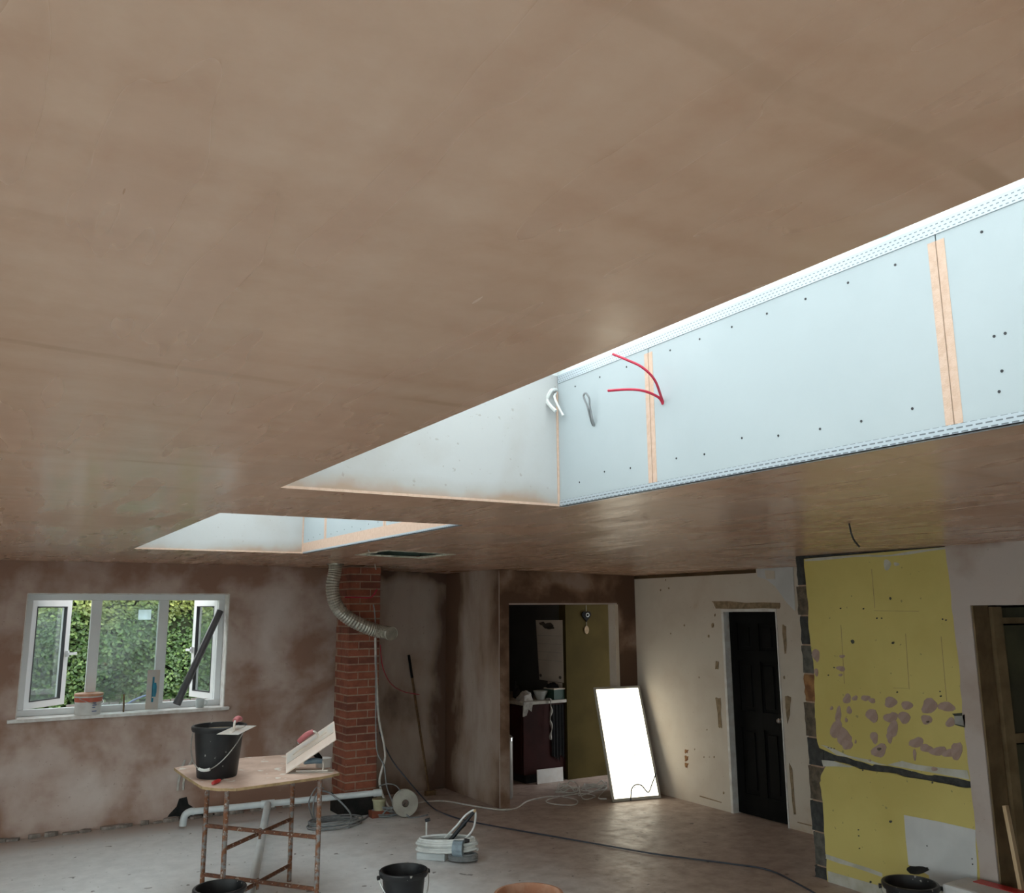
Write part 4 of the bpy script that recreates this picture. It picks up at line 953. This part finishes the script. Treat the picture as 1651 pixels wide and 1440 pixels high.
for zz, w in ((0.105, 0.30), (0.085, 0.34), (0.065, 0.24), (0.03, 0.40)):
    n = 6; rr = 0.1125+zz*0.05+0.0012
    vs = []
    for k in range(n+1):
        a = -1.25+w*k/n-0.1
        vs += [tc+Vector((rr*math.cos(a), rr*math.sin(a), zz)), tc+Vector((rr*math.cos(a), rr*math.sin(a), zz+0.009))]
    MB().add(vs, [(2*k, 2*k+2, 2*k+3, 2*k+1) for k in range(n)]).build('printed_line', 'bluep', tub, fix=False)
hp = []
for i in range(17):
    u = math.pi*i/16; a = -0.75-math.pi/2+u
    hp.append(tc+Vector((0.131*math.cos(a), 0.131*math.sin(a), 0.155-0.06*math.sin(u))))
MB().tube(hp, 0.003, 6).build('handle', 'wire', tub, smooth=True)
# floor brush rod / level standing
bp = ony(204, 1148, WY+0.06)
tag(MB().tube([(1.268, WY+0.05, SZ+0.004), (1.272, WY+0.09, SZ+0.06), (1.275, WY+0.15, SZ+0.155)], 0.008, 8).build('dowel', 'timberdark'), 'short dark stick leaning on the window frame right of the paint tub', 'stick')
# upright trowel with teal handle
tm = frame(Vector((1.525, WY+0.085, SZ+0.195)), (0.03, 0.18, 0.98), (0.12, -0.98, 0.15))
t5 = thing('skimming_trowel', (1.52, WY+0.06, SZ), 'steel trowel with a teal handle standing upright against the window mullion', 'trowel')
MB().box(-0.19, 0.19, -0.06, 0.06, 0, 0.0025, tm).build('blade', 'steel', t5)
MB().box(-0.12, 0.12, -0.009, 0.009, 0.0027, 0.009, tm).build('mounting', 'teal', t5)
MB().tube([tm @ Vector(p) for p in ((-0.075, 0, 0.008), (-0.078, 0, 0.035), (-0.065, 0, 0.06))], 0.0065, 8).build('shank', 'steel', t5)
MB().tube([tm @ Vector(p) for p in ((-0.075, 0, 0.062), (-0.03, 0, 0.068), (0.02, 0, 0.068), (0.055, 0, 0.06))], [0.013, 0.018, 0.018, 0.013], 12).build('handle', 'teal', t5, smooth=True)
# anthracite pipe leaning
pa, pbt = Vector((1.745, WY+0.02, SZ+0.045)), Vector((2.135, WY+0.10, 1.985))
pd = (pbt-pa).normalized()
gp = thing('downpipe', (1.745, WY+0.02, SZ), 'dark grey plastic pipe length leaning across the right of the window', 'pipe')
def sqpipe(a, b, r):
    a, b = Vector(a), Vector(b); d = (b-a).normalized(); s = d.cross(Vector((0, 1, 0))).normalized(); w = s.cross(d)
    n = 20; vs = []
    for p in (a, b):
        for rr in (r, r-0.004):
            for k in range(n):
                t = 2*math.pi*k/n; vs.append(p+(s*math.cos(t)+w*math.sin(t))*rr)
    fs = []
    for k in range(n):
        l = (k+1) % n
        fs += [(k, l, 2*n+l, 2*n+k), (n+k, 3*n+k, 3*n+l, n+l), (k, n+k, n+l, l), (2*n+k, 2*n+l, 3*n+l, 3*n+k)]
    return MB().add(vs, fs)
sqpipe(pa, pbt, 0.036).build('pipe_body', 'greypipe', gp, smooth=True)
sqpipe(pa-pd*0.0, pa+pd*0.07, 0.040).build('pipe_socket', 'greypipe', gp, smooth=True)
# mug
mc = Vector((1.975, WY+0.05, SZ+0.0005))
mg = thing('mug', mc, 'small pale mug at the right end of the window sill', 'mug')
MB().lathe([(0, 0), (0.036, 0), (0.040, 0.005), (0.042, 0.085), (0.038, 0.085), (0.035, 0.01), (0, 0.008)], mc, 24).build('mug_body', 'mug', mg, smooth=True)
MB().tube(spline([mc+Vector((0.04, 0.0, 0.07)), mc+Vector((0.065, 0, 0.06)), mc+Vector((0.065, 0, 0.03)), mc+Vector((0.04, 0, 0.02))], 5), 0.005, 8).build('mug_handle', 'mug', mg, smooth=True)

# ================================================================== PVC PIPE RUN
pz = 0.135; pyy = 8.98
run = thing('waste_pipe', (2.6, pyy, 0), 'white plastic waste pipe running low along the wall and across the floor', 'pipe')
a = Vector((1.86, pyy, pz)); b = Vector((3.08, pyy-0.30, pz+0.01)); b2 = Vector((3.62, 8.36, pz+0.035))
a = ony(306, 1309, 8.85)
b2 = ony(612, 1278, 8.30)
MB().tube([a, a+(b2-a)*0.5, b2], 0.029, 16).build('pipe_run', 'pvc', run, smooth=True)
d = (b2-a).normalized()
MB().tube([b2-d*0.06, b2+d*0.02], 0.035, 16).build('end_socket', 'pvc', run, smooth=True)
MB().tube(spline([a+d*0.04, a, a-d*0.035+Vector((0, 0, -0.02)), a-d*0.05+Vector((0, 0, -0.06)), a-d*0.055+Vector((0, 0, -0.118))], 5), 0.033, 16).build('elbow', 'pvc', run, smooth=True)
tx = a+(b2-a)*0.40
MB().tube([tx-d*0.06, tx+d*0.06], 0.036, 16).build('tee', 'pvc', run, smooth=True)
tf = fl(428, 1345, 0.035)
MB().tube([tx, tx+(fl(399, 1475, 0.036)-tx)*0.5, fl(399, 1475, 0.036)], 0.033, 16).build('branch', 'pvc', run, smooth=True)
for k in (0, 1):
    cable('pipe_tail', [Vector((1.80+0.05*k, WY-0.012, 0.27+0.0*k)), Vector((1.80+0.05*k, WY-0.03, 0.36)), Vector((1.815+0.06*k, WY-0.035, 0.46)), Vector((1.85+0.07*k, WY-0.02, 0.55+0.0*k))], 0.011, 'whitecable', ['left', 'right'][k]+' of two pale flexible tails rising from the hole in the wall', 'pipe')

# ================================================================== COIL, REEL, POT
def coil_obj(name, mat, cx, cy, rx, ry, turns, r, label, lift=0.012, jit=0.06, tilt=None, parent=None, N=24):
    pts = []
    for i in range(turns*N):
        a = 2*math.pi*i/N; k = 1+jit*math.sin(a*0.37+i*0.013)
        pts.append(Vector((cx+rx*k*math.cos(a), cy+ry*k*math.sin(a), r+lift*(i/N))))
    if tilt: pts = [tilt(p) for p in pts]
    o = MB().tube(pts, r, 6).build(name, mat, parent, smooth=True)
    if parent is None: tag(o, label, 'cable')
    return o
cc = fl(540, 1330)
gc = thing('cable_coil', (cc.x, cc.y, 0), 'loose coil of grey cable on the floor left of the brick pier', 'cable')
coil_obj('coil_loops', 'greycable', cc.x, cc.y, 0.24, 0.16, 4, 0.008, '', 0.014, 0.10, parent=gc)
lp = [fl(508, 1325), p8(505, 1300, 8.35), p8(512, 1278, 8.4), p8(530, 1278, 8.4), p8(552, 1296, 8.35), p8(566, 1315, 8.25), fl(562, 1335)]
MB().tube(spline(lp, 8), 0.008, 6).build('standing_loop', 'greycable', gc, smooth=True)
lp = [fl(505, 1322), p8(498, 1295, 8.38), p8(510, 1270, 8.45), p8(522, 1272, 8.45)]
MB().tube(spline(lp, 8), 0.007, 6).build('standing_loop', 'greycable', gc, smooth=True)
MB().tube(spline([fl(562, 1335), fl(575, 1325), fl(588, 1320), fl(598, 1312), fl(606, 1308)], 6), 0.008, 6).build('cable_end', 'greycable', gc, smooth=True)
# drum
rc = p8(653, 1295, 8.22); rc.z = 0.125
drum = thing('cable_drum', (rc.x, rc.y, 0), 'dusty round cable drum standing on edge right of the pier', 'drum')
ax = Vector((-0.30, -0.93, 0.10)).normalized()
rot = ax.to_track_quat('Z', 'Y').to_matrix().to_4x4()
ring = [(0.035, -0.05), (0.123, -0.05), (0.125, -0.045), (0.123, -0.04), (0.075, -0.038), (0.075, 0.038), (0.123, 0.04), (0.125, 0.045), (0.123, 0.05), (0.035, 0.05), (0.035, -0.05)]
m_ = MB().lathe(ring, rc, 28, rot); m_.f = m_.f[:-2] if len(m_.f[-1]) > 4 else m_.f
m_.build('drum_body', 'reel', drum, smooth=True)
wp = []
for i in range(5*18):
    t = 2*math.pi*i/18; wp.append(rc+(rot @ Vector((0.092*math.cos(t), 0.092*math.sin(t), -0.03+0.06*i/90))))
MB().tube(wp, 0.0075, 6).build('wound_cable', 'greycable', drum, smooth=True)
tc2 = fl(628, 1313)
loose = loops(tc2.x, tc2.y+0.02, 0.16, 0.09, 6, 0.01, 0.12, 0.22)+[fl(660, 1318), fl(690, 1314)]
tag(MB().tube(spline(loose, 4), 0.0075, 6).build('cable_tangle', 'greycable', smooth=True), 'tangle of grey cable heaped at the foot of the cable drum', 'cable')
cable('cable', [p8(610, 1268, 8.35), p8(625, 1264, 8.33), p8(640, 1268, 8.3), p8(650, 1285, 8.26)], 0.006, 'greycable', 'grey cable arching from the pipe end over to the drum')
pc = Vector((3.50, 8.36, 0))
bk = box('loose_brick', 'brick', 3.42, 3.60, 8.30, 8.40, 0.0, 0.062, bevel=0.004); tag(bk, 'loose brick on the floor under the cream pot', 'brick')
pot = thing('cream_pot', (3.51, 8.35, 0.0625), 'cream plastic pot wedged under the end of the waste pipe', 'pot')
MB().lathe([(0, 0), (0.055, 0), (0.065, 0.10), (0.067, 0.105), (0.06, 0.105), (0.05, 0.01), (0, 0.008)], (3.51, 8.35, 0.0625), 20).build('pot_body', 'potyellow', pot, smooth=True)
MB().lathe([(0.0665, 0.085), (0.0695, 0.087), (0.0695, 0.10), (0.0665, 0.103)], (3.51, 8.35, 0.0625), 20).build('pot_rim', 'potyellow', pot, smooth=True)

# ================================================================== WHITE HOSE COIL WITH BLACK PUMP HANDLE
hcx = (onz(670, 1366, 0.08)+onz(772, 1372, 0.08))/2
hs = thing('hose_coil', (hcx.x, hcx.y, 0), 'tied coil of white hose with a black tube, lying on the floor', 'hose')
u = (onz(772, 1372, 0.08)-onz(670, 1366, 0.08)).normalized(); u.z = 0; u.normalize(); vv = Vector((-u.y, u.x, 0))
R1 = 0.255
def hp_(a, rx, ry, z): return hcx*1.0+u*(rx*math.cos(a))+vv*(ry*math.sin(a))+Vector((0, 0, z-hcx.z))
cen = Vector((hcx.x, hcx.y, 0))
N = 28; pts = []
for i in range(6*N):
    a = 2*math.pi*i/N; ly = (i//N)
    pts.append(cen+u*((R1-0.012*(ly % 3))*math.cos(a))+vv*((0.10-0.01*(ly % 3))*math.sin(a))+Vector((0, 0, 0.075+0.016*(i/N)+0.015*math.sin(a+1))))
MB().tube(pts, 0.0105, 8).build('hose_loops', 'hose', hs, smooth=True)
pts = []
for i in range(4*N):
    a = 2*math.pi*i/N; pts.append(cen+u*(0.14+0.115*math.cos(a))-vv*0.02+vv*(0.075*math.sin(a))+Vector((0, 0, 0.012+0.013*(i/N))))
MB().tube(pts, 0.0095, 8).build('dark_flex', 'greycable', hs, smooth=True)
MB().box(-0.22, 0.02, -0.06, 0.06, 0.0, 0.055, Matrix.Translation(cen-u*0.02) @ Matrix.Rotation(math.atan2(u.y, u.x), 4, 'Z')).build('grey_base', 'pvc', hs, bevel=0.01)
bt = [onz(718, 1362, 0.16), onz(735, 1342, 0.24), onz(752, 1330, 0.29), onz(770, 1311, 0.36)]
q = cen+u*0.02+Vector((0, 0, 0.14)); top = q+u*0.20+vv*0.06+Vector((0, 0, 0.23))
MB().tube([q+(top-q)*t for t in (0, 0.45, 0.55, 0.62, 0.95)], [0.016, 0.016, 0.021, 0.014, 0.013], 10).build('black_tube', 'blackcable', hs, smooth=True)
MB().tube([q+(top-q)*t for t in (0.95, 1.0, 1.03)], [0.014, 0.012, 0.007], 10).build('tube_tip', 'timber', hs, smooth=True)
MB().tube(spline([cen-u*0.02+Vector((0, 0, 0.16)), q+u*0.06+Vector((0, 0, 0.12)), q+u*0.13+vv*0.05+Vector((0, 0, 0.2)), top+Vector((0, 0, -0.005)), q+u*0.19+vv*0.05+Vector((0, 0, 0.1)), q+u*0.13+Vector((0, 0, 0.02)), q+u*0.08+Vector((0, 0, -0.03))], 8), 0.0085, 8).build('standing_loop', 'hose', hs, smooth=True)
MB().tube([cen+u*0.085-vv*0.1+Vector((0, 0, 0.115)), cen+u*0.165-vv*0.095+Vector((0, 0, 0.115))], 0.06, 10).build('tape_wrap', 'bluetape', hs)
st_ = cen-u*0.20+vv*0.07
MB().tube([st_+Vector((0, 0, 0.13)), st_+Vector((0, 0, 0.27))], 0.007, 8).build('white_stem', 'hose', hs)
MB().tube([st_-u*0.008+Vector((0, 0, 0.27)), st_+u*0.03+Vector((0, 0, 0.282))], 0.014, 8).build('black_nozzle', 'blackcable', hs)
MB().tube([cen+u*0.17-vv*0.08+Vector((0, 0, 0.17)), cen+u*0.21-vv*0.07+Vector((0, 0, 0.17))], [0.02, 0.012], 8).build('black_clip', 'blackcable', hs)

# ================================================================== POLE IN THE RECESS
pt0 = Vector((4.36, 8.98, 0.004)); pt1 = ony(659, 1056, WY-0.09)
pole = thing('long_pole', (4.36, 8.98, 0), 'long dark-tipped pole leaning against the recess wall', 'pole')
pd_ = (pt1-pt0)
MB().tube([pt0, pt0+pd_*0.4, pt0+pd_*0.83], 0.013, 8).build('shaft', 'timberdark', pole, smooth=True)
MB().tube([pt0+pd_*0.83, pt1], 0.015, 8).build('grip', 'blackcloth', pole, smooth=True)
MB().box(-0.06, 0.06, -0.02, 0.02, 0, 0.05, Matrix.Translation((4.36, 8.965, 0.001))).build('foot', 'timberdark', pole)

# ================================================================== LIGHT PANEL
b0, b1 = Vector((5.80, 7.61, 0.003)), Vector((6.36, 7.50, 0.003))
uu = (b1-b0).normalized(); nn = Vector((-uu.y, uu.x, 0)); Lp = 1.19; dl = 0.40
upd = (nn*dl+Vector((0, 0, math.sqrt(Lp*Lp-dl*dl))))/Lp; fn = uu.cross(upd); fn = fn if fn.y < 0 else -fn
PM = Matrix(((uu.x, upd.x, fn.x, b0.x), (uu.y, upd.y, fn.y, b0.y), (uu.z, upd.z, fn.z, b0.z), (0, 0, 0, 1)))
led = thing('led_panel', (b0+b1)/2, 'glowing white rectangular light panel leaning by the kitchen opening', 'lamp')
PWid = (b1-b0).length
fr = MB().box(0, 0.024, 0, Lp, -0.012, 0.006, PM).box(PWid-0.024, PWid, 0, Lp, -0.012, 0.006, PM).box(0.024, PWid-0.024, 0, 0.028, -0.012, 0.006, PM).box(0.024, PWid-0.024, Lp-0.024, Lp, -0.012, 0.006, PM)
fr.build('panel_frame', 'ledframe', led)
MB().box(0.024, PWid-0.024, 0.028, Lp-0.024, -0.004, 0.002, PM).build('diffuser', 'led', led)
MB().box(0.02, PWid-0.02, 0.02, Lp-0.02, -0.014, -0.005, PM).build('back_plate', 'alu', led)
def PP(s, t, d=0.006): return PM @ Vector((s*PWid, t*Lp, d))
cable('lamp_flex', [PP(0.36, -0.0, 0.012), PP(0.42, 0.09, 0.008), PP(0.52, 0.125, 0.008), PP(0.64, 0.115, 0.008), PP(0.75, 0.055, 0.008), PP(0.86, 0.12, 0.008), PP(0.985, 0.21, 0.014)], 0.0065, 'bluecable', 'thin flex draped across the foot of the glowing light panel')
for s, t in ((0.62, 0.38), (0.79, 0.30), (0.5, 0.105)): MB().lathe([(0.0, 0), (0.006, 0), (0.0, 0.002)], PP(s, t, 0.003), 6, PM.to_3x3().to_4x4()).build('speck', 'fly', led)

# ================================================================== KITCHEN
CT = 0.915
cab = thing('kitchen_cabinet', (5.8, 9.9, 0), 'dark red kitchen cabinet end in the dim kitchen', 'cabinet')
box('cabinet_body', 'redcab', 5.52, 6.10, 8.90, 11.0, 0.1, CT-0.035, cab)
box('kickboard', 'plinth', 5.57, 6.10, 8.94, 11.0, 0.0, 0.1, cab)
for k in range(3): 
    dr = box('cabinet_door', 'redcab', 5.50, 5.52, 8.92+0.6*k, 9.50+0.6*k, 0.12, CT-0.05, cab, 0.004)
    MB().tube([(5.488, 9.45+0.6*k, 0.6), (5.488, 9.45+0.6*k, 0.75)], 0.005, 6).build('handle', 'chrome', dr)
tag(box('worktop', 'worktop', 5.47, 6.105, 8.86, 11.0, CT-0.034, CT, bevel=0.004), 'pale worktop on the red kitchen cabinet', 'worktop')
tag(MB().box(0, 0.36, 0, 0.012, 0, 0.155, Matrix.Translation((5.66, 8.83, 0.002)) @ Matrix.Rotation(-0.05, 4, 'X')).build('white_board', 'tubwhite'), 'low white board leaning at the foot of the kitchen cabinet', 'board')
# paper chart on the side wall
ch = thing('paper_chart', (6.10, 9.22, 1.1), 'tall cream paper chart hanging on the dark kitchen wall', 'chart')
cpts = [onx(864, 1000, 6.107), onx(907, 1000, 6.107), onx(909, 1101, 6.107), onx(870, 1096, 6.107)]
poly = [(p.y, p.z) for p in cpts]
MB().prism(poly, 6.1045, 6.108, XP).build('sheet', 'paper', ch)
yl, yr = cpts[0].y, cpts[1].y
for zz in [1.35, 1.45, 1.55, 1.65]:
    MB().prism([(yl-0.04, zz), (yr+0.03, zz), (yr+0.03, zz+0.004), (yl-0.04, zz+0.004)], 6.1038, 6.1044, XP).build('ruled_line', 'cloth', ch)
for (yy, zz, a_, b_) in ((yl-0.28, 1.775, 0.13, 0.035), (yl-0.15, 1.80, 0.07, 0.02), (yl-0.33, 1.75, 0.10, 0.02)):
    MB().prism([(yy+a_*math.cos(k*math.pi/6), zz+b_*math.sin(k*math.pi/6)*(1+0.3*math.sin(k*2.1))) for k in range(12)], 6.1036, 6.1044, XP).build('printed_emblem', 'ink', ch)
for yy in (yl-0.10, yr+0.07): MB().prism([(yy+0.03*math.cos(k*math.pi/4), 1.16+0.02*math.sin(k*math.pi/4)) for k in range(8)], 6.1036, 6.1044, XP).build('printed_mark', 'ink', ch)
tag(MB().prism([(yr+0.02, 1.0), (yr+0.34, 1.0), (yr+0.34, 1.10), (yr+0.02, 1.10)], 6.1015, 6.1035, XP).build('paper_note', 'paper'), 'small paper note just under the tall paper chart', 'paper')
# dark wall-mounted cabinet over the worktop on the left part
# crockery and clutter on the worktop
for k in range(5):
    c = Vector((5.60, 9.62, CT+0.13+0.033*k))
    o = MB().lathe([(0, 0), (0.05, 0), (0.085, 0.045), (0.08, 0.045), (0.045, 0.006), (0, 0.006)], c, 18).build('bowl', 'bowl', smooth=True)
    tag(o, ['lowest', 'second', 'middle', 'fourth', 'topmost'][k]+' pale bowl of the stack on the kitchen worktop', 'bowl', 'stacked bowls')
tag(MB().lathe([(0, 0), (0.10, 0), (0.105, 0.125), (0.09, 0.13), (0, 0.13)], (5.60, 9.62, CT+0.0005), 18).build('saucepan', 'plinth', smooth=True), 'dark pan under the stacked bowls on the worktop', 'pan')
def crumple(name, mat, c, r, label, cat):
    mb = MB(); n, m = 12, 7; vs = []
    for j in range(m+1):
        for k in range(n):
            a = 2*math.pi*k/n; ph = math.pi*0.5*j/m; s = random.uniform(0.75, 1.15)
            vs.append(Vector(c)+Vector((r[0]*s*math.cos(a)*math.cos(ph), r[1]*s*math.sin(a)*math.cos(ph), r[2]*math.sin(ph)*random.uniform(.85, 1.1))))
    fs = [(j*n+k, j*n+(k+1) % n, (j+1)*n+(k+1) % n, (j+1)*n+k) for j in range(m) for k in range(n)]
    o = mb.add(vs, fs+[tuple(range(n))]).build(name, mat, smooth=True); return tag(o, label, cat)
crumple('dish_cloth', 'cloth', (5.62, 9.02, CT+0.001), (0.11, 0.08, 0.11), 'crumpled grey cloth on the corner of the worktop', 'cloth')
tag(MB().prism([(5.49, CT+0.004), (5.62, CT+0.004), (5.60, CT-0.11), (5.56, CT-0.08), (5.53, CT-0.15), (5.48, CT-0.16)], 8.845, 8.857, YP).build('hanging_rag', 'cloth'), 'pale rag hanging over the front edge of the worktop', 'cloth')
tag(MB().lathe([(0, 0), (0.05, 0), (0.09, 0.10), (0.085, 0.10), (0.045, 0.008), (0, 0.008)], (5.845, 9.03, CT+0.0005), 18).build('mixing_bowl', 'bowl', smooth=True), 'pale mixing bowl on the worktop left of the green box', 'bowl')
tag(MB().lathe([(0, 0), (0.028, 0), (0.03, 0.09), (0, 0.092)], (5.75, 9.10, CT+0.0005), 14).build('jar', 'darkwater', smooth=True), 'dark jar on the worktop behind the mixing bowl', 'jar')
gb = thing('green_box', (6.02, 8.98, CT), 'dark green box at the end of the kitchen worktop', 'box')
box('box_body', 'green', 5.945, 6.10, 8.89, 9.10, CT+0.0005, CT+0.115, gb)
box('box_lid', 'paper', 5.94, 6.103, 8.885, 9.105, CT+0.116, CT+0.13, gb)
crumple('black_cap', 'blackcloth', (6.0, 9.0, CT+0.131), (0.08, 0.07, 0.06), 'black cap on top of the dark green box', 'cap')
for k, (xx, yy, hh) in enumerate(((5.72, 9.4, 0.2), (5.80, 9.5, 0.16), (5.68, 9.3, 0.13))):
    o = MB().lathe([(0, 0), (0.035, 0), (0.036, hh*0.65), (0.014, hh*0.8), (0.014, hh), (0, hh)], (xx, yy, CT+0.0005), 14).build('bottle', 'plinth', smooth=True)
    tag(o, ['tall', 'medium', 'short'][k]+' dark bottle among the clutter on the worktop', 'bottle', 'dark bottles')
# towel on the cabinet end
tw = MB(); n = 8
for i in range(n):
    x0 = 5.90+i*0.022; y_ = 8.888-0.008*(i % 2)
    tw.add([(x0, y_, 0.86), (x0+0.022, 8.888-0.008*((i+1) % 2), 0.86), (x0+0.022, 8.888-0.008*((i+1) % 2), 0.28-0.02*i % 0.1), (x0, y_, 0.28)], [(0, 1, 2, 3)])
tow = tw.build('apron', 'blackcloth', fix=False); tag(tow, 'black apron hanging on the end of the red cabinet', 'apron')
sol = tow.modifiers.new('thickness', 'SOLIDIFY'); sol.thickness = 0.004
pts = [Vector((5.865, 8.93, CT+0.012)), Vector((5.865, 8.846, CT+0.008))]+[Vector((5.865+0.012*math.sin(k*1.7), 8.842, 0.86-0.055*k)) for k in range(8)]
tag(MB().tube(spline(pts, 4), [0.010+0.006*math.sin(i*0.6) for i in range(37)], 8).build('twisted_towel', 'cloth', smooth=True), 'twisted grey and black towel hanging beside the apron', 'towel')
# hanging ornament on the olive wall
oc = ony(945, 993, 8.855)
orn = thing('hanging_ornament', oc, 'dark heart-shaped ornament hanging on the olive wall', 'ornament')
hp2 = []
for k in range(28):
    t = 2*math.pi*k/28; x = 16*math.sin(t)**3; y = 13*math.cos(t)-5*math.cos(2*t)-2*math.cos(3*t)-math.cos(4*t)
    hp2.append((oc.x+x*0.0042, oc.z+y*0.0044))
MB().prism(hp2, 8.842, 8.857, YP).build('heart', 'blackcloth', orn)
MB().tube([(oc.x+0.012+0.022*math.cos(k*math.pi/6), 8.840, oc.z+0.01+0.022*math.sin(k*math.pi/6)) for k in range(12)], 0.005, 6, closed=True).build('inner_ring', 'bowl', orn)
MB().tube([(oc.x, 8.85, oc.z+0.05), (oc.x, 8.85, oc.z+0.13)], 0.003, 5).build('string', 'cloth', orn)
MB().prism([(oc.x+0.035*math.cos(k*math.pi/5), oc.z-0.17+0.05*math.sin(k*math.pi/5)) for k in range(10)], 8.848, 8.857, YP).build('pendant', 'browncut', orn)
MB().tube([(oc.x, 8.85, oc.z-0.07), (oc.x, 8.85, oc.z-0.13)], 0.003, 5).build('string', 'cloth', orn)
# steel bin
bc = Vector((4.955, 8.44, 0.001))
bn = thing('steel_bin', bc, 'tall steel bin half hidden behind the stub wall end', 'bin')
MB().lathe([(0, 0), (0.115, 0), (0.12, 0.02), (0.12, 0.58), (0, 0.58)], bc, 28).build('bin_body', 'alu', bn, smooth=True)
MB().lathe([(0.118, 0.585), (0.124, 0.585), (0.124, 0.62), (0.09, 0.65), (0, 0.66)], bc, 28).build('bin_lid', 'chrome', bn, smooth=True)

# ================================================================== RIGHT EDGE
pl0 = onx(1648, 1460, 5.42); pl1 = onx(1620, 1298, 5.56)
lp_ = Vector((5.47, 3.215, 0.004)); 
tag(MB().bar(onx(1660, 1500, 5.46), onx(1621, 1299, 5.47), 0.034, 0.022).build('timber_batten', 'timber'), 'pale timber batten leaning in the right-hand opening', 'batten')
bx_ = thing('plaster_sack', (5.33, 3.28, 0), 'white plaster sack with a red stripe below the pink plaster band', 'sack')
Yb0, Yb1 = 3.12, 3.52
sb = MB().box(5.18, 5.44, Yb0, Yb1, 0.001, 0.318)
sb.build('sack_body', 'bagwhite', bx_, bevel=0.02)
MB().box(5.36, 5.443, Yb0+0.02, Yb1-0.09, 0.3185, 0.3215).build('red_stripe', 'redplastic', bx_)
for k in range(3): MB().box(5.1785, 5.1798, Yb1-0.16, Yb1-0.05-0.02*k, 0.25-0.03*k, 0.265-0.03*k).build('printed_line', 'bluep', bx_)
# bag/jacket on the open door
JM = DR
jk = thing('dark_jacket', DR @ Vector((0.36, -0.03, 1.5)), 'dark jacket hanging on the olive door at the right edge', 'jacket')
jv = MB(); n = 14
outl = [(0.34, 1.80), (0.30, 1.74), (0.27, 1.62), (0.26, 1.50), (0.285, 1.42), (0.33, 1.37), (0.45, 1.33), (0.60, 1.36), (0.62, 1.70), (0.50, 1.80)]
jv.prism(outl, -0.075, -0.021, lambda a, b, d: DR @ Vector((a, d, b)))
jv.build('jacket_body', 'blackcloth', jk, bevel=0.015)
hkm = MB().box(0.285, 0.36, -0.05, -0.021, 1.83, 1.965, DR).box(0.31, 0.335, -0.05, -0.021, 1.74, 1.83, DR)
hkm.build('white_hanger', 'bowl', jk)
for (a, b) in ((0.30, 1.60), (0.285, 1.55)): MB().lathe([(0, -0.004), (0.008, 0), (0, 0.004)], DR @ Vector((a, -0.078, b)), 8).build('button', 'chrome', jk)

# ================================================================== OUTSIDE
struct(box('ground_outside', 'grass', -40, 40, 9.62, 60, -0.35, -0.25), 'lawn outside the window', 'lawn')
struct(box('ground_outside_side', 'concrete', -40, -3.3, -40, 9.62, -0.35, -0.25), 'paving outside the garden doors', 'paving')
struct(box('ground_outside_front', 'concrete', -3.3, 40, -40, -2.7, -0.35, -0.25), 'paving behind the viewer', 'paving')
hedge = thing('hedge', (1.8, 12.7, -0.25), 'clipped green hedge outside the window with new growth and sunlight coloured yellow-green on top', 'hedge')
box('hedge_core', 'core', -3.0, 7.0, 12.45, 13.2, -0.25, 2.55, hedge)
lv = MB(); vs, fs = lv.v, lv.f
def leafq(p, s, nrm):
    d = Vector((random.uniform(-1, 1), random.uniform(-.4, .4), random.uniform(-1, 0.3))).normalized()
    n = (Vector(nrm)+Vector((random.uniform(-.7, .7), random.uniform(-.5, .3), random.uniform(-.6, .8)))).normalized()
    d = (d-n*d.dot(n)).normalized(); w = n.cross(d)
    b = len(vs)
    vs.extend([p, p+d*s*0.5+w*s*0.33+n*0.004, p+d*s, p+d*s*0.5-w*s*0.33+n*0.004]); fs.append((b, b+1, b+2, b+3))
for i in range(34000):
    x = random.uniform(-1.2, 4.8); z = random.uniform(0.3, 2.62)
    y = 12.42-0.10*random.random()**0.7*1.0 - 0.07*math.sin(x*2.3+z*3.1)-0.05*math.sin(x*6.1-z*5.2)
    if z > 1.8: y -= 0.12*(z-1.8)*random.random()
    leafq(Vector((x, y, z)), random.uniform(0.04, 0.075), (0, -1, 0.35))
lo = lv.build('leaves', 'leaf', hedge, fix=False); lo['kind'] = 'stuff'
# low weathered board fence under the window view
fn_ = thing('board_fence', (1.9, 11.55, -0.25), 'low weathered board fence in front of the hedge', 'fence')
ztop = ony(200, 1131, 11.55).z
for k in range(15):
    x0 = 0.95+0.115*k; box('fence_board', 'oldwood', x0, x0+0.10, 11.55, 11.57, -0.25, ztop-random.uniform(0.0, 0.02), fn_)
box('fence_rail', 'oldwood', 0.93, 2.68, 11.57, 11.61, ztop-0.10, ztop-0.04, fn_)
cable('garden_hose', [Vector((1.52, 11.535, ztop-0.14)), Vector((1.62, 11.535, ztop-0.02)), Vector((1.78, 11.535, ztop+0.05)), Vector((1.92, 11.535, ztop+0.075)), Vector((1.98, 11.535, ztop-0.1))], 0.012, 'bluep', 'blue hose looped over the low fence outside', 'hose')
